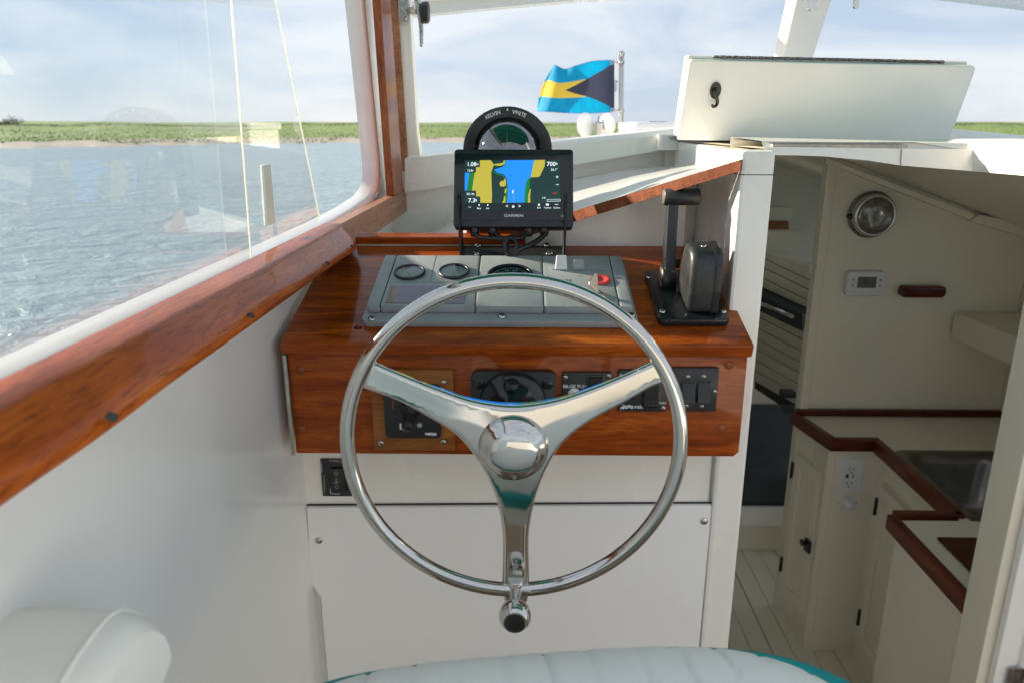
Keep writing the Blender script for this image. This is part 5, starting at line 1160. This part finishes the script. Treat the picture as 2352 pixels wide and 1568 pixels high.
bm = new(); box(bm, .45, 1.5, 2.45, 3.19, zbr+.002, zbr+.14, .03); obj('cushion', bm, navy, root)
bm = new(); box(bm, .445, 1.5, 2.43, 2.449, zbr-.055, zbr+.02, .004); obj('front_board', bm, white, root)
bm = new(); box(bm, .445, 1.5, 2.46, 2.48, SZ, zbr-.003); obj('base_panel', bm, cream, root)
for i, (x, y) in enumerate(((1793, 905), (1797, 940))):
    bm = new(); c = aty(x, y, 2.4); box(bm, c.x+.004, c.x+.05, c.y-.01, c.y+.03, c.z-.011, c.z+.011, .004); tag(obj('strap_bag', bm, navy), ['small dark bag hanging above the berth cushion', 'small dark bag just below the hanging bag'][i], 'bag')

# ================================================================== FOREDECK, FLAG
bm = new()
def hullw(Y): return max(0.02, 1.05*(1-max(0, (Y-2.0)/3.9)**2.2))
P = []
for j in range(15):
    Y = 3.27+2.5*j/14; w_ = hullw(Y); row = []
    for i in range(9):
        s_ = -1+2*i/8; row.append((.62+w_*s_, Y, 1.93+.012*(Y-2.2)+.08*(1-s_*s_)*min(1, w_)))
    row = [(.62-w_*.8, Y, .2)]+row+[(.62+w_*.8, Y, .2)]; P.append(row)
grid(bm, P); bmesh.ops.recalc_face_normals(bm, faces=bm.faces)
tag(obj('foredeck', bm, gelcoat), 'white foredeck of the boat ahead of the windshield', 'deck')
YFL = 5.0
root = thing('flag_staff', 'polished steel flag staff with ball finial on the foredeck', 'flag staff', aty(1427, 318, YFL))
pt, pb = aty(1427.5, 132, YFL), aty(1427, 318, YFL); pb = Vector((pb.x, pb.y, 1.99))
bm = new(); tube(bm, [pb, pt], .0165, 16); obj('staff', bm, chrome, root)
bm = new(); c = aty(1428, 125, YFL); lathe(bm, [(0, -.021)]+[(.021*cos(radians(a)), .021*sin(radians(a))) for a in range(-75, 76, 15)]+[(0, .021)], 20, Matrix.Translation(c)); obj('finial', bm, chrome, root)
for y in (143.5, 254):
    bm = new(); c = aty(1427, y, YFL); lathe(bm, [(.0165, -.006), (.021, -.006), (.021, .006), (.0165, .006)], 18, Matrix.Translation(c)); tube(bm, [c+Vector((-.02, 0, 0)), c+Vector((-.05, 0, 0))], .004, 6)
    lathe(bm, [(.008, -.003), (.0135, -.003), (.0135, .003), (.008, .003), (.008, -.003)], 16, frame(c+Vector((-.058, 0, 0)), (1, 0, 0), (0, 0, 1), (0, -1, 0))); obj('ring_clip', bm, steel, root)
# flag
fm_, t, b = base('flag_cloth', (.0, .3, .5), .75)
uvn = N(t, 'ShaderNodeUVMap'); sx_ = N(t, 'ShaderNodeSeparateXYZ'); L(t, uvn.outputs[0], sx_.inputs[0])
def mth(op, a, b_=None):
    n = N(t, 'ShaderNodeMath', operation=op)
    for i, v in enumerate((a, b_)):
        if v is None: continue
        if isinstance(v, (int, float)): n.inputs[i].default_value = v
        else: L(t, v, n.inputs[i])
    return n.outputs[0]
u_, v_ = sx_.outputs[0], sx_.outputs[1]
band = mth('LESS_THAN', mth('ABSOLUTE', mth('SUBTRACT', v_, .5)), .172)
aqua = ramp(t, noise(t, 14, 4, .6), [(.3, (.0, .27, .50)), (.7, (.0, .36, .62))])
c1 = mixc(t, aqua, (.84, .56, .06), band)
tri = mth('LESS_THAN', mth('ADD', mth('MULTIPLY', mth('ABSOLUTE', mth('SUBTRACT', v_, .5)), 1.12), mth('SUBTRACT', u_, .058)), .515)
c2 = mixc(t, c1, (.045, .05, .085), tri)
hem = mth('MAXIMUM', mth('GREATER_THAN', mth('ABSOLUTE', mth('SUBTRACT', v_, .5)), .487), mth('GREATER_THAN', u_, .985)); c2 = mixc(t, c2, (.0, .12, .33), mth('MULTIPLY', hem, mth('SUBTRACT', 1.0, tri)))
c3 = mixc(t, c2, (.74, .76, .80), mth('LESS_THAN', u_, .066)); L(t, c3, b.inputs['Base Color'])
tl_ = N(t, 'ShaderNodeBsdfTranslucent'); L(t, c3, tl_.inputs[0]); ad = N(t, 'ShaderNodeMixShader'); ad.inputs[0].default_value = .45
L(t, b.outputs[0], ad.inputs[1]); L(t, tl_.outputs[0], ad.inputs[2]); L(t, ad.outputs[0], t.nodes['Material Output'].inputs[0])
topc = [(1421, 138), (1395, 138.5), (1360, 141), (1320, 152), (1297, 159), (1275, 150), (1268, 158)]
botc = [(1421, 257), (1395, 259), (1360, 261), (1310, 261), (1262, 258), (1236, 257), (1234, 257)]
def interp(pts, f):
    sp_ = spline([Vector((p[0], p[1], 0)) for p in pts], 10); k = f*(len(sp_)-1); i = min(int(k), len(sp_)-2); return sp_[i].lerp(sp_[i+1], k-i)
nu, nv = 70, 36; P = []; UV = []
for i in range(nu+1):
    u = i/nu; a, b_ = interp(topc, u), interp(botc, u); row = []; ur = []
    for j in range(nv+1):
        v = j/nv; q = b_.lerp(a, v); wx = 0
        if u > .75: wx = -10*(u-.75)/.25*(1-v)*0 - 9*(u-.75)/.25*sin(v*pi)
        dY = .055*sin(u*7.5+v*1.4)*u + .02*sin(u*17-v*2.5)*u
        row.append(aty(q.x+wx, q.y, YFL+dY)); ur.append((u, v))
    P.append(row); UV.append(ur)
bm = new(); vv_ = [[bm.verts.new(p) for p in r] for r in P]; uvl = bm.loops.layers.uv.new('UVMap')
for i in range(nu):
    for j in range(nv):
        f = bm.faces.new((vv_[i][j], vv_[i+1][j], vv_[i+1][j+1], vv_[i][j+1])); f.smooth = True
        for l_, (ii, jj) in zip(f.loops, ((i, j), (i+1, j), (i+1, j+1), (i, j+1))): l_[uvl].uv = UV[ii][jj]
root = thing('flag', 'aquamarine, gold and black flag flying from the staff', 'flag', aty(1421, 257, YFL))
obj('cloth', bm, fm_, root)
bm = new(); c = aty(1414.5, 198, YFL-.012); text(bm, 'Annin', .03, frame(c, (0, 0, -1), (1, 0, 0), (0, -1, 0)), bold=.01); obj('header_print', bm, simple('blue_print', (.08, .10, .28), .6), root)
# windlass with clear discs, hatch lid, drum
root = thing('deck_spotlight', 'white deck spotlight with two pale round discs ahead of the rail', 'spotlight', aty(1370, 330, 4.4))
c = aty(1346, 288, 4.4); DM = frame(c, (.80, .5, 0), (0, 0, 1), (.55, -.83, 0)); bm = new(); lathe(bm, [(0, .004), (.05, .003), (.062, -.004), (.06, -.008), (0, -.01)], 32, DM @ Matrix.Diagonal((1, 1.12, 1, 1))); obj('disc', bm, frosty, root)
c = aty(1394, 288, 4.46); DM = frame(c, (.75, -.6, 0), (0, 0, 1), (-.6, -.75, 0)); bm = new(); lathe(bm, [(0, .004), (.05, .003), (.058, -.004), (.056, -.008), (0, -.01)], 32, DM @ Matrix.Diagonal((1, 1.12, 1, 1))); obj('disc', bm, frosty, root)
bm = new(); c = aty(1373, 296, 4.4); box(bm, c.x-.02, c.x+.028, c.y-.03, c.y+.04, c.z-.10, c.z+.04, .012); obj('body', bm, steel, root)
bm = new(); tube(bm, [c+Vector((.0, 0, .03)), c+Vector((.005, 0, .068))], .006, 8); tube(bm, [c+Vector((.025, -.01, .05)), c+Vector((.045, -.02, -.05))], .006, 8); obj('bracket', bm, chrome, root)
bm = new(); box(bm, c.x-.03, c.x+.03, c.y-.03, c.y+.03, 1.95, c.z-.09, .01); obj('foot', bm, whitep, root)
root = thing('deck_hatch', 'rounded white deck hatch lid beyond the windshield rail', 'hatch', aty(1510, 300, 3.9))
c = aty(1520, 289, 3.9); bm = new(); prism(bm, rrect(c.x-.19, c.x+.30, c.y-.2, c.y+.3, .05), c.z-.02, c.z+.016, .012, None, 0, 3); shade(obj('lid', bm, gelcoat, root), 50)
bm = new(); prism(bm, rrect(c.x-.175, c.x+.285, c.y-.18, c.y+.28, .04), 2.0, c.z-.021, .004); obj('coaming', bm, white, root)
bm = new(); box(bm, c.x-.06, c.x+.02, c.y, c.y+.02, c.z+.0165, c.z+.020, .001); obj('handle', bm, blackp, root)
